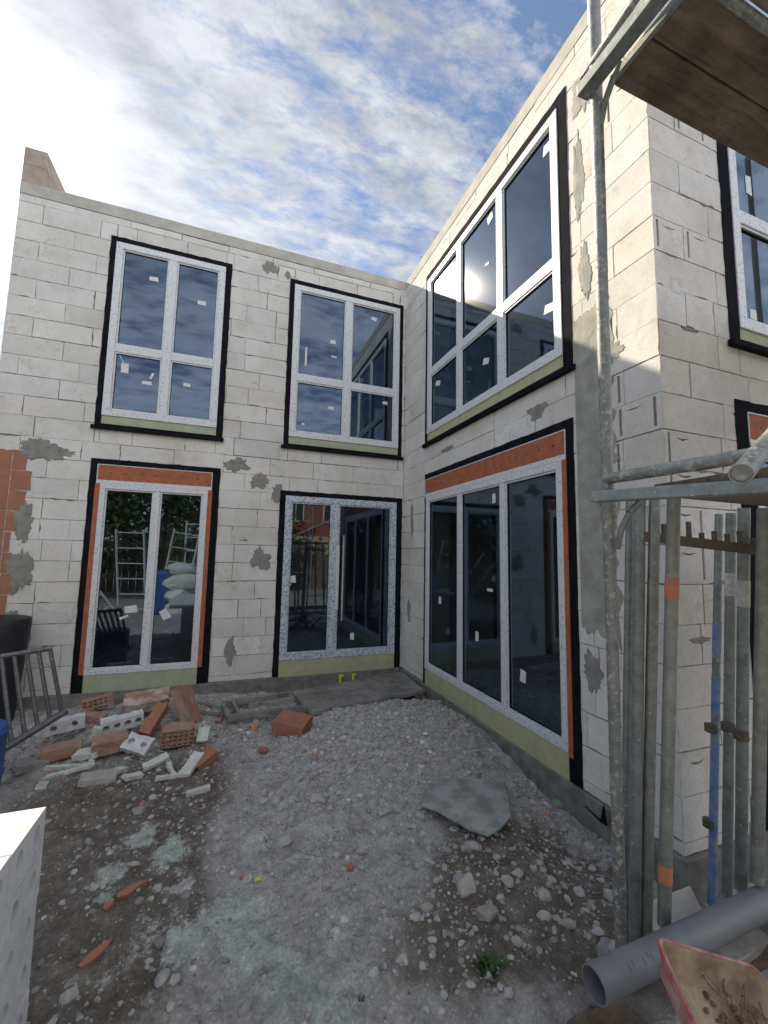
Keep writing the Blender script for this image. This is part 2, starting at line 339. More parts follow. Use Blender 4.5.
def block_wall(w, s0, s1, z0, z1, opens, seed, corner=None, courses_phase=.073, parent=None, name='wall', prof=()):
    """aerated-concrete blocks laid in courses, real joints; profile marks (grip pockets, grooves) on the blocks near a corner"""
    rnd = random.Random(seed); mb = MB(); fn = WALLS[w]
    k = math.floor((z0-courses_phase)/.25); row = 0
    while courses_phase+k*.25 < z1-.001:
        c0 = max(z0, courses_phase+k*.25); c1 = min(z1, courses_phase+(k+1)*.25)
        k += 1; row += 1
        s = s0-(.31 if row % 2 else 0)-rnd.uniform(0, .06); edges = [s0]
        while s < s1:
            s += .625 if rnd.random() < .8 else rnd.choice([.3, .42, .5])
            if s > s0+.12 and s < s1-.10: edges.append(s)
        edges.append(s1)
        for a, b in zip(edges, edges[1:]):
            tone = rnd.gauss(1, .035); tw = rnd.gauss(0, .008); tn = (tone+tw, tone, tone-tw*1.5)
            df = rnd.gauss(0, .0012)
            rs = [(a, b, c0, c1)]
            for o in opens: rs = rect_minus(rs, o)
            for (p, q, c, d) in rs:
                if q-p < .02 or d-c < .02: continue
                gap = .0023 if rnd.random() < .8 else .0045
                holes = []
                if (d-c) > .2 and (q-p) > .22:
                    for (x0, x1, zz0, zz1, dens) in prof:
                        if p > x0 and q < x1 and c > zz0 and d < zz1 and rnd.random() < dens:
                            L = min(q-p, .36); cx = q-L/2 if corner == 'hi' else p+L/2
                            cx = (p+q)/2 if (q-p) < .42 else cx
                            L2 = min(.15, L*.45)
                            holes.append(crescent(cx+rnd.uniform(-.03, .03), d-rnd.uniform(.035, .06), L2*rnd.uniform(.7, 1.1), rnd.uniform(.012, .026), rnd))
                            for gx in ([cx-L*.36, cx+L*.36] if rnd.random() < .6 else [cx-L*.36]):
                                if gx-.02 > p+.02 and gx+.02 < q-.02: holes.append([(gx-.011, c+.03), (gx+.011, c+.03), (gx+.011, d-.02), (gx-.011, d-.02)])
                gp = [rnd.choice((.0006, .0009, .0012, .0022, .003, .0055)) for _ in range(4)]
                poly_extrude(mb, jrect(p+gp[0], q-gp[1], c+gp[2], d-gp[3], rnd, .0013), fn, df, -.014, holes, -.018, tn, (.62, .60, .57))
    # solid core behind the faces with the openings cut through
    ob = build(mb, name, M['aac'], parent)
    core = MB(); sc0 = s0+.012 if corner else s0; ss = sorted({sc0, s1, *[x for o in opens for x in o[:2] if s0 < x < s1]}); zz = sorted({z0, z1, *[x for o in opens for x in o[2:] if z0 < x < z1]})
    def solid(i, j):
        if i < 0 or j < 0 or i >= len(ss)-1 or j >= len(zz)-1: return False
        x = (ss[i]+ss[i+1])/2; z = (zz[j]+zz[j+1])/2
        return not any(o[0] < x < o[1] and o[2] < z < o[3] for o in opens)
    D0, D1 = -.009, -.36
    for i in range(len(ss)-1):
        for j in range(len(zz)-1):
            if not solid(i, j): continue
            a, b, c, d = ss[i], ss[i+1], zz[j], zz[j+1]
            core.add([fn(a, D0, c), fn(b, D0, c), fn(b, D0, d), fn(a, D0, d)], [(0, 1, 2, 3)])
            core.add([fn(a, D1, c), fn(b, D1, c), fn(b, D1, d), fn(a, D1, d)], [(3, 2, 1, 0)])
            if not solid(i-1, j): core.add([fn(a, D0, c), fn(a, D1, c), fn(a, D1, d), fn(a, D0, d)], [(0, 1, 2, 3)])
            if not solid(i+1, j): core.add([fn(b, D0, c), fn(b, D1, c), fn(b, D1, d), fn(b, D0, d)], [(3, 2, 1, 0)])
            if not solid(i, j-1): core.add([fn(a, D0, c), fn(b, D0, c), fn(b, D1, c), fn(a, D1, c)], [(3, 2, 1, 0)])
            if not solid(i, j+1): core.add([fn(a, D0, d), fn(b, D0, d), fn(b, D1, d), fn(a, D1, d)], [(0, 1, 2, 3)])
    build(core, 'mortar_joints', M['mortar'], ob)
    return ob
# ------------------------------------------------------------------ the house
house = empty('house', (0, 0, -1.1), 'unfinished two-storey house of white aerated concrete blocks with bare taped windows', 'house')
# openings: (s0, s1, z0, z1)
oA = [(-4.215, -2.842, 2.56, 5.077), (-1.857, -.110, 2.56, 5.077), (-4.215, -2.83, ZB, 2.05), (-1.857, -.110, ZB, 1.81)]
oB = [(-3.48, -.862, 2.56, 5.05), (-3.48, -.862, ZB, 2.05)]
oC = [(.83, 2.55, 2.56, 5.05), (.83, 2.9, ZB, 2.05)]
wallA = block_wall('A', XL, 0, ZB, ZT-.16, oA, 3, parent=house)
wallB = block_wall('B', YC, 0, ZB, ZT-.16, oB, 5, parent=house, corner='lo', prof=[(YC-.1, -3.2, -.7, 5.4, .30)])
wallC = block_wall('C', 0, 5.5, ZB, ZT-.16, oC, 8, parent=house, corner='lo', prof=[(-.1, .9, -.7, 5.4, .36)])
mb = MB()   # higher side wall seen end-on at the left
zz = ZT-.16
mb.box((XL, 0.0, ZT+.001), (XL+.24, 4.5, ZT+.25)); mb.box((XL, .004, ZT+.254), (XL+.24, 4.5, 6.07))
M['paraclay'] = simple('dusty_parapet_block', (.36, .27, .23), (.44, .38, .34), 9, .95, bs=.5, det=8)
build(mb, 'parapet', M['paraclay'], house, .006)
mb = MB(); rnd = random.Random(4)
def capseg(w, a, b, z0, z1):
    fn = WALLS[w]; n = int(abs(b-a)/.08); prev = None
    top = [z1+rnd.gauss(0, .0012) for _ in range(n+1)]
    for i in range(n):
        x0 = a+(b-a)*i/n; x1 = a+(b-a)*(i+1)/n
        t0, t1 = top[i], top[i+1]
        vs = [fn(x0, .004, z0), fn(x1, .004, z0), fn(x1, .004, t1), fn(x0, .004, t0), fn(x0, -.36, t0), fn(x1, -.36, t1), fn(x0, -.36, z0), fn(x1, -.36, z0)]
        mb.add(vs, [(0, 1, 2, 3), (3, 2, 5, 4), (4, 5, 7, 6)])
    mb.add([fn(a, .004, z0), fn(a, .004, top[0]), fn(a, -.36, top[0]), fn(a, -.36, z0)], [(0, 1, 2, 3)])
capseg('A', XL, -.004, ZT-.157, ZT); capseg('B', YC, 0, ZT-.157, ZT); capseg('C', -.002, 5.5, ZT-.157, ZT)
build(mb, 'ring_beam', M['ringbeam'], house)
# foundation plinth and slabs, rooms behind the glass
mb = MB()
mb.box((XL, -.03, -1.5), (-.034, .3, ZB-.004)); mb.box((-.034, YC-.03, -1.5), (.3, -.034, ZB-.004)); mb.box((.304, YC-.03, -1.5), (5.5, YC+.3, ZB-.004))
build(mb, 'foundation', M['concrete'], house, .008)
mb = MB()
mb.box((XL+.02, .365, -.9), (6, 6.9, -.56)); mb.box((.365, YC+.365, -.9), (5.5, .36, -.56))
build(mb, 'floor_slab', M['concrete'], house)
mb = MB()
mb.box((XL+.02, .365, 2.15), (6, 6.9, 2.40)); mb.box((.365, YC+.365, 2.15), (5.5, .36, 2.40))
mb.box((XL+.25, .365, 5.2), (6, 6.9, 5.38)); mb.box((.365, YC+.365, 5.2), (5.5, .36, 5.38))
build(mb, 'ceiling_slab', M['interior'], house)
mb = MB()
for z0, z1 in ((-.555, 2.145), (2.405, 5.195)):
    mb.box((XL, .365, z0), (XL+.24, 6.9, z1)); mb.box((XL, 6.9, z0), (6, 7.2, z1)); mb.box((5.76, YC+.37, z0), (6.0, 6.9, z1))
    mb.box((-2.4, .365, z0), (-2.28, 3.8, z1)); mb.box((2.6, -3.9, z0), (2.72, .2, z1)); mb.box((.37, .3, z0), (1.9, .42, z1))
    mb.box((-5, 4.4, z0), (3.5, 4.52, z1))
build(mb, 'inner_wall', M['interior'], house)
# clay block infill at the far left of the yard wall
mb = MB(); rnd = random.Random(12); fA = WALLS['A']
zc = 2.14
for i in range(9):
    z1 = zc-i*.245; z0 = z1-.238
    xr = [-4.93, -4.87, -4.90, -4.96, -5.01, -4.98, -4.93, -4.98, -5.04][i]
    poly_extrude(mb, jrect(XL-.002, XL+.22, z0, z1, rnd, .002), fA, .010, -.006, tone=1)
    if xr > XL+.26: poly_extrude(mb, jrect(XL+.228, xr, z0, z1, rnd, .004), fA, .0085, -.006)
build(mb, 'clay_block_infill', M['clay'], house)['label'] = 'orange clay block infill bordered by grey mortar'
def blob(w, cx, cz, rx, rz, seed, depth=.006, m='patch', parent=None, lobes=.35, name='mortar_patch'):
    r_ = random.Random(seed); fn = WALLS[w]; n = 90; ph = r_.uniform(0, 50); pts = []
    for i in range(n):
        a = 2*math.pi*i/n; v = Vector((math.cos(a)*1.2+ph, math.sin(a)*1.2, seed))
        e = 1+lobes*noise.noise(v)*1.7+.34*noise.noise(v*3.1)+.20*noise.noise(v*8)
        pts.append((cx+rx*math.cos(a)*e, cz+rz*math.sin(a)*e))
    mb = MB(); vs = []; rings = [(1, 0.0005), (.93, depth*.8), (.6, depth), (.25, depth*1.15)]
    for sc, dd in rings: vs += [fn(cx+(p[0]-cx)*sc, dd+(.0015*noise.noise(Vector((p[0]*30, p[1]*30, sc*9))) if dd > .001 else 0), cz+(p[1]-cz)*sc) for p in pts]
    fs = []
    for k in range(len(rings)-1):
        for i in range(n): j = (i+1) % n; fs.append((k*n+i, k*n+j, (k+1)*n+j, (k+1)*n+i))
    fs.append(tuple(range((len(rings)-1)*n, len(rings)*n))); mb.add(vs, fs)
    return build(mb, name, M[m], parent)
def blobpx(w, px, py, rx, rz, seed, **k):
    q = plane(px, py, {'A': 1, 'B': 0, 'C': 1}[w], {'A': 0, 'B': 0, 'C': YC}[w]); s = q.y if w == 'B' else q.x
    return blob(w, s, q.z, rx, rz, seed, parent={'A': wallA, 'B': wallB, 'C': wallC}[w], **k)
for i, (px, py, rx, rz) in enumerate([(270, 268, .10, .10), (288, 275, .045, .06), (237, 465, .16, .10), (260, 481, .12, .11), (277, 493, .07, .14), (261, 559, .13, .13), (230, 650, .075, .17), (40, 450, .24, .13), (62, 452, .16, .05), (24, 522, .10, .22), (20, 572, .11, .24), (10, 618, .10, .08), (244, 540, .06, .012)]):
    blobpx('A', px, py, rx, rz, 20+i, depth=.014 if px < 60 else .006)
for i, (px, py, rx, rz) in enumerate([(536, 412, .13, .07), (594, 673, .09, .14), (412, 520, .05, .25), (409, 610, .05, .16), (447, 449, .16, .03)]): blobpx('B', px, py, rx, rz, 60+i)
for i, (px, py, rx, rz) in enumerate([(700, 470, .06, .018), (690, 330, .10, .012), (735, 585, .10, .05), (700, 640, .09, .02)]): blobpx('C', px, py, rx, rz, 80+i)
# smeared render on the pier between window and corner of the right wall
mb = MB(); fB = WALLS['B']; rnd = random.Random(31)
L = []; Rr = []; z = .45
while z < 2.95:
    L.append((-3.585+.0*rnd.random(), z)); Rr.append((-3.93+.05*noise.noise(Vector((z*4, 3, 0)))+.02*rnd.gauss(0, 1), z)); z += .05
zbs = [(-3.585-.345*t, .45+.16*noise.noise(Vector((t*3.3, 9, 0)))+.05*noise.noise(Vector((t*17, 2, 0)))+.02*noise.noise(Vector((t*60, 5, 0)))-.08*t) for t in [i/40 for i in range(41)]]
ztp = [(-3.93+.345*t, 2.95+.16*noise.noise(Vector((t*5, 19, 0)))+.05*noise.noise(Vector((t*18, 1, 0)))) for t in [i/30 for i in range(31)]]
poly_extrude(mb, [(-3.585, 2.9)]+[(a, b) for a, b in reversed(L[1:-1])]+zbs+Rr[2:-1]+ztp, fB, .0045, -.004)
build(mb, 'smeared_render', M['render'], wallB)
for i, (s, z, rx, rz) in enumerate([(-3.72, 3.3, .07, .22), (-3.68, 4.2, .05, .35), (-3.75, 4.9, .10, .2), (-3.9, 2.5, .12, .1), (-3.66, 2.72, .1, .1)]): blob('B', s, z, rx, rz, 100+i, m='render', parent=wallB)
# ------------------------------------------------------------------ windows
def window(w, s0, s1, z0, z1, mull, transom, tape, xps, box=None, fm='frame', handle=False, stickers=(), xm='xps', door=False, wd=.07, name='window', side_box=None, label=None):
    """tape=(s0,s1,z0,z1) outer edge of the black membrane; xps=(z0) board under the frame; box=(z1) shutter box above"""
    fr = MB(); e = wd
    def bar(a, b, c, d, d0=-.055, d1=.020): wbox(fr, w, a, b, d0, d1, c, d)
    bar(s0, s1, z1-e, z1); bar(s0, s1, z0, z0+e); bar(s0, s0+e, z0+e+.0005, z1-e-.0005); bar(s1-e, s1, z0+e+.0005, z1-e-.0005)
    cols = [s0+e]
    for m_ in mull: bar(m_-e*.62, m_+e*.62, z0+e+.0005, z1-e-.0005, -.05, .017); cols += [m_-e*.62, m_+e*.62]
    cols.append(s1-e); cells = [(cols[i], cols[i+1]) for i in range(0, len(cols), 2)]
    rows = [(z0+e, z1-e)]
    if transom is not None:
        for a, b in cells: bar(a+.0005, b-.0005, transom-e*.6, transom+e*.6, -.05, .015)
        rows = [(z0+e, transom-e*.6), (transom+e*.6, z1-e)]
    f = build(fr, name, M[fm], house, .004)
    if label: f['label'] = label
    sash = MB(); gk = MB()
    k = 0
    for ci, (a, b) in enumerate(cells):
        for ri, (c, d) in enumerate(rows):
            t = .020; g = .001
            for (p, q, u, v) in ((a+g, b-g, d-t, d-g), (a+g, b-g, c+g, c+t), (a+g, a+t, c+t+g, d-t-g), (b-t, b-g, c+t+g, d-t-g)): wbox(sash, w, p, q, -.045, .004, u, v)
            t2 = t+.006
            for (p, q, u, v) in ((a+t, b-t, d-t2, d-t), (a+t, b-t, c+t, c+t2), (a+t, a+t2, c+t2, d-t2), (b-t2, b-t, c+t2, d-t2)): wbox(gk, w, p, q, -.03, -.006, u, v)
            pn = MB(); fn = WALLS[w]; y = -.016; q_ = .0015*math.sin(ci*2+ri+s0)
            pn.add([fn(a+t, y+q_, c+t), fn(b-t, y, c+t), fn(b-t, y-q_, d-t), fn(a+t, y, d-t)], [(0, 1, 2, 3)])
            build(pn, 'glass_pane', M['glass'], f)
            k += 1
    build(sash, 'glazing_bead', M[fm], f, .003); build(gk, 'gasket', M['rubber'], f)
    for (sa, za, ww, hh, ang) in stickers:
        st = MB(); fn = WALLS[w]; ca, sn = math.cos(ang), math.sin(ang)
        cs = [(-ww/2, -hh/2), (ww/2, -hh/2*1.1), (ww/2*.9, hh/2), (-ww/2, hh/2*.9)]
        pts = [(sa+x*ca-y*sn, za+x*sn+y*ca) for x, y in cs]
        poly_extrude(st, pts, fn, -.011, -.0135); build(st, 'sticker', M['white'], f)
    # membrane band laid on the blocks, with a slightly wavy outer edge
    tp = MB(); a0, a1, c0, c1 = tape; rn = random.Random(int(abs(s0*100+z1*10))); fn = WALLS[w]
    in0, in1, iz1 = s0-.0, s1+.0, (box if box else z1)
    # L-shaped strips: left, right, top (and bottom when it closes)
    def strip(pts_out, pts_in):
        n = len(pts_out); vs = []
        for (p, q) in zip(pts_out, pts_in):
            j = rn.gauss(0, .0025); o = (p[0]+(j if p[0] != q[0] else 0), p[1]+(j if p[1] != q[1] else 0)); h = .007+abs(rn.gauss(0, .0012))
            vs += [fn(o[0], .0005, o[1]), fn(o[0], h, o[1]), fn(q[0], h+.003, q[1]), fn(q[0], -.03, q[1])]
        fs = []
        for i in range(n-1):
            for k_ in range(3): fs.append((i*4+k_, i*4+k_+1, (i+1)*4+k_+1, (i+1)*4+k_))
        fs += [(0, 1, 2, 3), tuple(range((n-1)*4, (n-1)*4+4))]
        tp.add(vs, fs)
    N = 30
    lin = lambda u, v: [u+(v-u)*i/N for i in range(N+1)]
    strip([(a0, z) for z in lin(c0, c1)], [(in0, z) for z in lin(c0, c1)])
    strip([(a1, z) for z in lin(c0, c1)], [(in1, z) for z in lin(c0, c1)])
    strip([(s, c1) for s in lin(in0+.0006, in1-.0006)], [(s, iz1) for s in lin(in0+.0006, in1-.0006)])
    if not door: strip([(s, c0) for s in lin(in0-.0+.0006, in1-.0006)], [(s, c0+.075) for s in lin(in0+.0006, in1-.0006)])
    build(tp, 'sealing_tape', M['tape'], f)
    if not door:
        lg = MB(); wbox(lg, w, a0-.03, a1+.02, .004, .05, c0-.005, c0+.045); build(lg, 'sill_membrane', M['tape'], f, .006)
    xp = MB(); zx = c0+.075 if not door else xps
    wbox(xp, w, s0+.001, s1-.001, -.1, .006 if not door else .012, zx+.001, z0-.001); build(xp, 'insulation_strip', M[xm], f, .003)
    if box:
        bx = MB(); e5 = .045; wbox(bx, w, s0-e5+.012, s1+e5-.012, -.2, .012, z1+.05, box-.012); ob = build(bx, 'shutter_box', M['box_orange'], f, .002)
        dk = MB(); r2 = random.Random(9)
        n = int((s1-s0)/.17)
        for i in range(n):
            s = s0+.1+i*.17
            wbox(dk, w, s-.011, s+.011, .0, .0135, (z1+box)/2+.02-.006, (z1+box)/2+.02+.006)
        build(dk, 'drill_hole', M['rubber'], ob)
        wb = MB(); wbox(wb, w, s0-e5, s1+e5, -.1, .0185, z1+.001, z1+.048); wbox(wb, w, s0-e5, s0-e5+.011, -.1, .015, z1+.05, box); wbox(wb, w, s1+e5-.011, s1+e5, -.1, .015, z1+.05, box); wbox(wb, w, s0-e5+.012, s1+e5-.012, -.1, .015, box-.011, box)
        build(wb, 'box_trim', M['frame'], f, .003)
    if side_box:
        for (a, b, c, d) in side_box:
            sb = MB(); wbox(sb, w, a, b, -.1, .017, c, d); build(sb, 'side_liner', M['box_orange'], f, .002)
    if handle:
        hm = MB(); s = handle; hm.tube(WALLS[w](s, .075, .0), WALLS[w](s, .075, 1.25), .016, 14)
        for z in (.18, 1.07): hm.tube(WALLS[w](s, .015, z), WALLS[w](s, .075, z), .011, 10)
        build(hm, 'handle', M['handle'], f, smooth=True)
        pl_ = MB(); wbox(pl_, w, s-.095, s-.05, .017, .024, .15, 1.1); build(pl_, 'lock_plate', M['white'], f, .002)
    return f
def st(w, *a):
    out = []
    for px, py, ww, hh, an in a:
        q = plane(px, py, {'A': 1, 'B': 0, 'C': 1}[w], {'A': .013, 'B': .013, 'C': YC+.013}[w]); out.append((q.y if w == 'B' else q.x, q.z, ww, hh, an))
    return out
Z = math.radians
window('A', -4.213, -2.844, 2.685, 5.075, [-3.522], 3.603, (-4.283, -2.761, 2.50, 5.149), None, wd=.085,
       stickers=st('A', (154, 279, .11, .06, .05), (202, 303, .11, .06, -.05), (125, 368, .09, .13, 0), (147, 383, .12, .05, 0), (152, 376, .03, .09, -.4), (187, 385, .09, .05, 0)))
window('A', -1.854, -.112, 2.685, 5.075, [-.989], 3.603, (-1.929, -.048, 2.50, 5.149), None, wd=.085,
       stickers=st('A', (333, 342, .09, .06, .05), (334, 357, .09, .025, -.1), (374, 319, .09, .06, -.1), (331, 408, .1, .05, 0), (385, 403, .08, .05, 0), (306, 356, .03, .3, 0), (303, 424, .05, .03, 0)))
window('A', -4.159, -2.90, -.549, 1.80, [-3.513], None, (-4.281, -2.757, -.75, 2.119), -.76, box=2.05, door=True, name='patio_door', wd=.062,
       stickers=st('A', (131, 609, .14, .09, .1), (124, 617, .1, .03, .4), (165, 614, .1, .13, .5)), side_box=[(-4.213, -4.161, -.54, 1.80), (-2.898, -2.846, -.54, 1.80)])
window('A', -1.857, -.121, -.535, 1.802, [-1.111], None, (-1.939, -.022, -.75, 1.875), -.76, door=True, fm='frame_b', name='entrance_door', handle=-.985, wd=.09, xm='xps2',
       stickers=st('A', (293, 579, .08, .1, .1), (287, 586, .13, .03, .5), (352, 636, .06, .10, 0)), label='blue-film wrapped entrance door with long bar handle')
window('B', -3.47, -.869, 2.70, 5.045, [-2.606, -1.745], 3.59, (-3.571, -.79, 2.52, 5.155), None, wd=.085, xm='xps2',
       stickers=st('B', (547, 148, .10, .1, .1), (490, 218, .1, .09, -.3), (549, 308, .12, .08, .2), (486, 361, .12, .07, .3), (438, 383, .14, .07, .3), (487, 264, .08, .03, .3)))
window('B', -3.43, -.862, -.545, 1.79, [-2.61, -1.755], None, (-3.555, -.80, -.752, 2.125), -.76, box=2.05, door=True, name='sliding_door', wd=.064, xm='xps2',
       stickers=st('B', (494, 498, .06, .10, 0), (523, 676, .08, .11, .1), (490, 590, .1, .03, 0), (477, 636, .06, .10, 0), (440, 600, .07, .09, 0)), side_box=[(-3.478, -3.432, -.57, 1.80)])
window('C', .84, 2.53, 2.685, 5.05, [1.69], 3.6, (.731, 2.62, 2.52, 5.15), None, wd=.085, stickers=[(1.12, 3.95, .07, .16, 0), (1.06, 2.85, .08, .08, 0)])
window('C', .90, 2.85, -.549, 1.80, [1.87], None, (.731, 2.95, -.75, 2.13), -.76, box=2.05, door=True, name='patio_door', wd=.075)
# spray marks on the concrete under the entrance door
mb = MB()
for px in (340, 353):
    q = plane(px, 679, 1, -.03); wbox(mb, 'A', q.x-.018, q.x+.018, .0302, .033, ZB-.15, ZB-.03); wbox(mb, 'A', q.x+.012, q.x+.05, .0302, .0325, ZB-.06, ZB-.035)
build(mb, 'spray_mark', M['yellow'], house)['label'] = 'yellow spray marks on concrete below the entrance door'
# ------------------------------------------------------------------ ground
def sstep(a, b, x): t = max(0, min(1, (x-a)/(b-a))); return t*t*(3-2*t)
def gbase(x, y):
    z = -.965
    d = math.hypot((x+.95)/1.35, (y+2.1)/1.3); z += .27*math.exp(-d*d*1.25)
    z += .06*sstep(-1.6, -.4, y)*sstep(-1.7, -2.3, x)
    z += .10*math.exp(-(((x+3.4)/.9)**2+((y+.8)/.6)**2))
    z -= .05*sstep(-.75, -.1, x)*sstep(-1.8, -3, y)
    z -= .10*sstep(-.6, -.2, x)*sstep(-1.0, -.5, y)*0
    return z
def gz(x, y):
    v = Vector((x, y, 0)); z = gbase(x, y)
    near = 1 if (-8 < x < 3 and -10 < y < 1) else .0
    z += .045*noise.noise(v*1.1)
    if near: z += .042*noise.noise(v*3.3)+.026*noise.noise(v*9)+.013*noise.noise(v*21+Vector((5, 1, 0)))
    return z
def G(px, py, lift=0):
    z = -.93
    for _ in range(6): q = plane(px, py, 2, z); z = gz(q.x, q.y)
    return Vector((q.x, q.y, z+lift))
def axis(lo, hi, step, far):
    a = [lo+step*i for i in range(int((hi-lo)/step)+1)]; s = step; L = [lo]; H = [a[-1]]
    while L[-1] > -far: s *= 1.35; L.append(L[-1]-s)
    s = step
    while H[-1] < far: s *= 1.35; H.append(H[-1]+s)
    return list(reversed(L[1:]))+a+H[1:]
xs = axis(-5.6, .6, .02, 400); ys = axis(-5.6, .1, .02, 400)
vs = []; col = []
def gauss2(x, y, cx, cy, r, rr=None): return math.exp(-(((x-cx)/r)**2+((y-cy)/(rr or r))**2))
pw = [G(168, 852), G(228, 925), G(112, 872), G(285, 975), G(330, 1005), G(188, 945), G(185, 885), G(103, 900), G(138, 842), G(250, 950)]
sl = [G(540, 870), G(70, 850), G(90, 950), G(590, 930), G(170, 790), G(100, 810), G(500, 860), G(560, 900), G(60, 900), G(130, 900), G(430, 950)]
for y in ys:
    for x in xs:
        z = gz(x, y)
        if -5.6 < x < .6 and -5.6 < y < .1:
            v = Vector((x, y, 0)); z += .009*noise.noise(v*44)+.008*abs(noise.noise(v*75))
            p = sum(gauss2(x, y, q.x, q.y, a) for q, a in zip(pw, (.12, .17, .09, .13, .16, .10, .06, .07, .10, .12)))
            s = sum(gauss2(x, y, q.x, q.y, a) for q, a in zip(sl, (.5, .5, .45, .5, .6, .6, .4, .4, .45, .35, .35)))
            if x < -2.1: s += .4*sstep(-2.1, -2.8, x)
        else: p = 0; s = .4
        vs.append((x, y, z)); col.append((min(1, s*.62), min(1, p*.95)))
nx = len(xs); fs = [(j*nx+i, j*nx+i+1, (j+1)*nx+i+1, (j+1)*nx+i) for j in range(len(ys)-1) for i in range(nx-1)]
me = bpy.data.meshes.new('ground'); me.from_pydata(vs, [], fs); me.materials.append(M['ground'])
ca = me.color_attributes.new('soil', 'FLOAT_COLOR', 'POINT'); ca.data.foreach_set('color', [c for s, p in col for c in (s, p, 0, 1)])
me.polygons.foreach_set('use_smooth', [True]*len(me.polygons)); me.update()
go = bpy.data.objects.new('ground', me); COL.objects.link(go); go['kind'] = 'structure'
# ------------------------------------------------------------------ stones
PHI = (1+5**.5)/2
ICO_V = [Vector(v).normalized() for v in [(-1, PHI, 0), (1, PHI, 0), (-1, -PHI, 0), (1, -PHI, 0), (0, -1, PHI), (0, 1, PHI), (0, -1, -PHI), (0, 1, -PHI), (PHI, 0, -1), (PHI, 0, 1), (-PHI, 0, -1), (-PHI, 0, 1)]]
ICO_F = [(0, 11, 5), (0, 5, 1), (0, 1, 7), (0, 7, 10), (0, 10, 11), (1, 5, 9), (5, 11, 4), (11, 10, 2), (10, 7, 6), (7, 1, 8), (3, 9, 4), (3, 4, 2), (3, 2, 6), (3, 6, 8), (3, 8, 9), (4, 9, 5), (2, 4, 11), (6, 2, 10), (8, 6, 7), (9, 8, 1)]
def subdiv(V, Fc):
    V = list(V); mid = {}; out = []
    def m(a, b):
        k = (min(a, b), max(a, b))
        if k not in mid: V.append(((V[a]+V[b])/2).normalized()); mid[k] = len(V)-1
        return mid[k]
    for a, b, c in Fc:
        x, y, z = m(a, b), m(b, c), m(c, a); out += [(a, x, z), (b, y, x), (c, z, y), (x, y, z)]
    return V, out
S1 = subdiv(ICO_V, ICO_F); S2 = subdiv(*S1)
def stone(mb, c, r, rnd, lod=0, flat=.65, tone=1.0, cuts=5):
    V, Fc = (ICO_V, ICO_F) if lod == 0 else S1 if lod == 1 else S2
    q = Quaternion((rnd.gauss(0, 1), rnd.gauss(0, 1), rnd.gauss(0, 1), rnd.gauss(0, 1))).normalized()
    sc = Vector((rnd.uniform(.75, 1.25), rnd.uniform(.75, 1.25), rnd.uniform(.5, .9)*flat/.65))
    o = Vector((rnd.uniform(0, 90), rnd.uniform(0, 90), rnd.uniform(0, 90)))
    pl = [(Vector((rnd.gauss(0, 1), rnd.gauss(0, 1), rnd.gauss(0, 1))).normalized(), rnd.uniform(.55, .85)) for _ in range(cuts)]
    vs = []
    for v in V:
        p = v.copy()
        for n_, d in pl:
            k = p.dot(n_)
            if k > d: p -= n_*(k-d)
        p *= 1+.18*noise.noise(v*1.6+o)+(.07*noise.noise(v*4+o) if lod else 0)
        p = Vector((p.x*sc.x, p.y*sc.y, p.z*sc.z)); vs.append(Vector(c)+(q @ p)*r if flat > .9 else Vector(c)+Quaternion((0, 0, 1), rnd_a(o)) @ p*r)
    mb.add(vs, Fc, tone)
def rnd_a(o): return o.x
M['gravel'], nt_, b_ = mat('rubble_gravel')
at_ = nd(nt_, 'ShaderNodeAttribute', attribute_name='tone'); nt_.links.new(mix(nt_, 1.0, ramp(nt_, ns(nt_, 30, 6, .7), [(.3, (.28, .273, .26)), (.7, (.50, .49, .47))]), at_.outputs['Color'], 'MULTIPLY'), b_.inputs['Base Color'])
b_.inputs['Roughness'].default_value = .95; bump(nt_, b_, ns(nt_, 70, 5), .5, .004)
rnd = random.Random(77); mb = MB()
for i in range(70000):
    x = rnd.uniform(-5.2, .0); y = rnd.uniform(-5.3, -.05)
    heap = math.exp(-(((x+1.1)/1.35)**2+((y+2.1)/1.6)**2)); heap2 = gauss2(x, y, -3.3, -.7, 1.3, .8)*.5
    strip_ = gauss2(x, 0, -.35, 0, .25)*.5
    clump = .5+.9*noise.noise(Vector((x, y, 3))*2.2)
    if rnd.random() > (.27+heap*.8+heap2+strip_)*max(.22, clump+.35): continue
    r = min(.028, .0040*math.exp(rnd.gauss(0, .68)+.35*heap))*(1.25)
    t = rnd.gauss(.82, .15)+.28*heap; w_ = rnd.gauss(0, .03)
    if rnd.random() < .05: t += .5
    t = max(.35, t)
    tn = (t+w_, t, t-w_)
    if rnd.random() < .012: tn = (1.3, .5, .32)
    stone(mb, (x, y, gz(x, y)+r*.15), r, rnd, 1 if r > .012 else 0, tone=tn)
for i in range(2600):
    x = rnd.gauss(-1.15, .75); y = rnd.gauss(-2.2, .95)
    if not (-3.4 < x < -.05 and -4.6 < y < -.9): continue
    r = min(.05, .013*math.exp(rnd.gauss(0, .4))); t = max(.5, rnd.gauss(1.0, .1)); stone(mb, (x, y, gz(x, y)-r*.1), r, rnd, 1, tone=(t, t, t*.99))
tag(build(mb, 'gravel', M['gravel']), 'loose grey rubble and gravel strewn over the yard', 'gravel', kind='stuff')
def big(px, py, rpx, label, name='stone', m='stone_l', flat=.65, seed=0, sink=.25):
    p = G(px, py); dep = (p-CAM).dot(_fw); r = rpx/F*dep*.9; b = MB(); stone(b, (p.x, p.y, p.z+r*(.30-sink)), r, random.Random(seed or int(px*7+py)), 2, flat, cuts=8)
    return tag(build(b, name, M[m], smooth=True), label, 'stone')
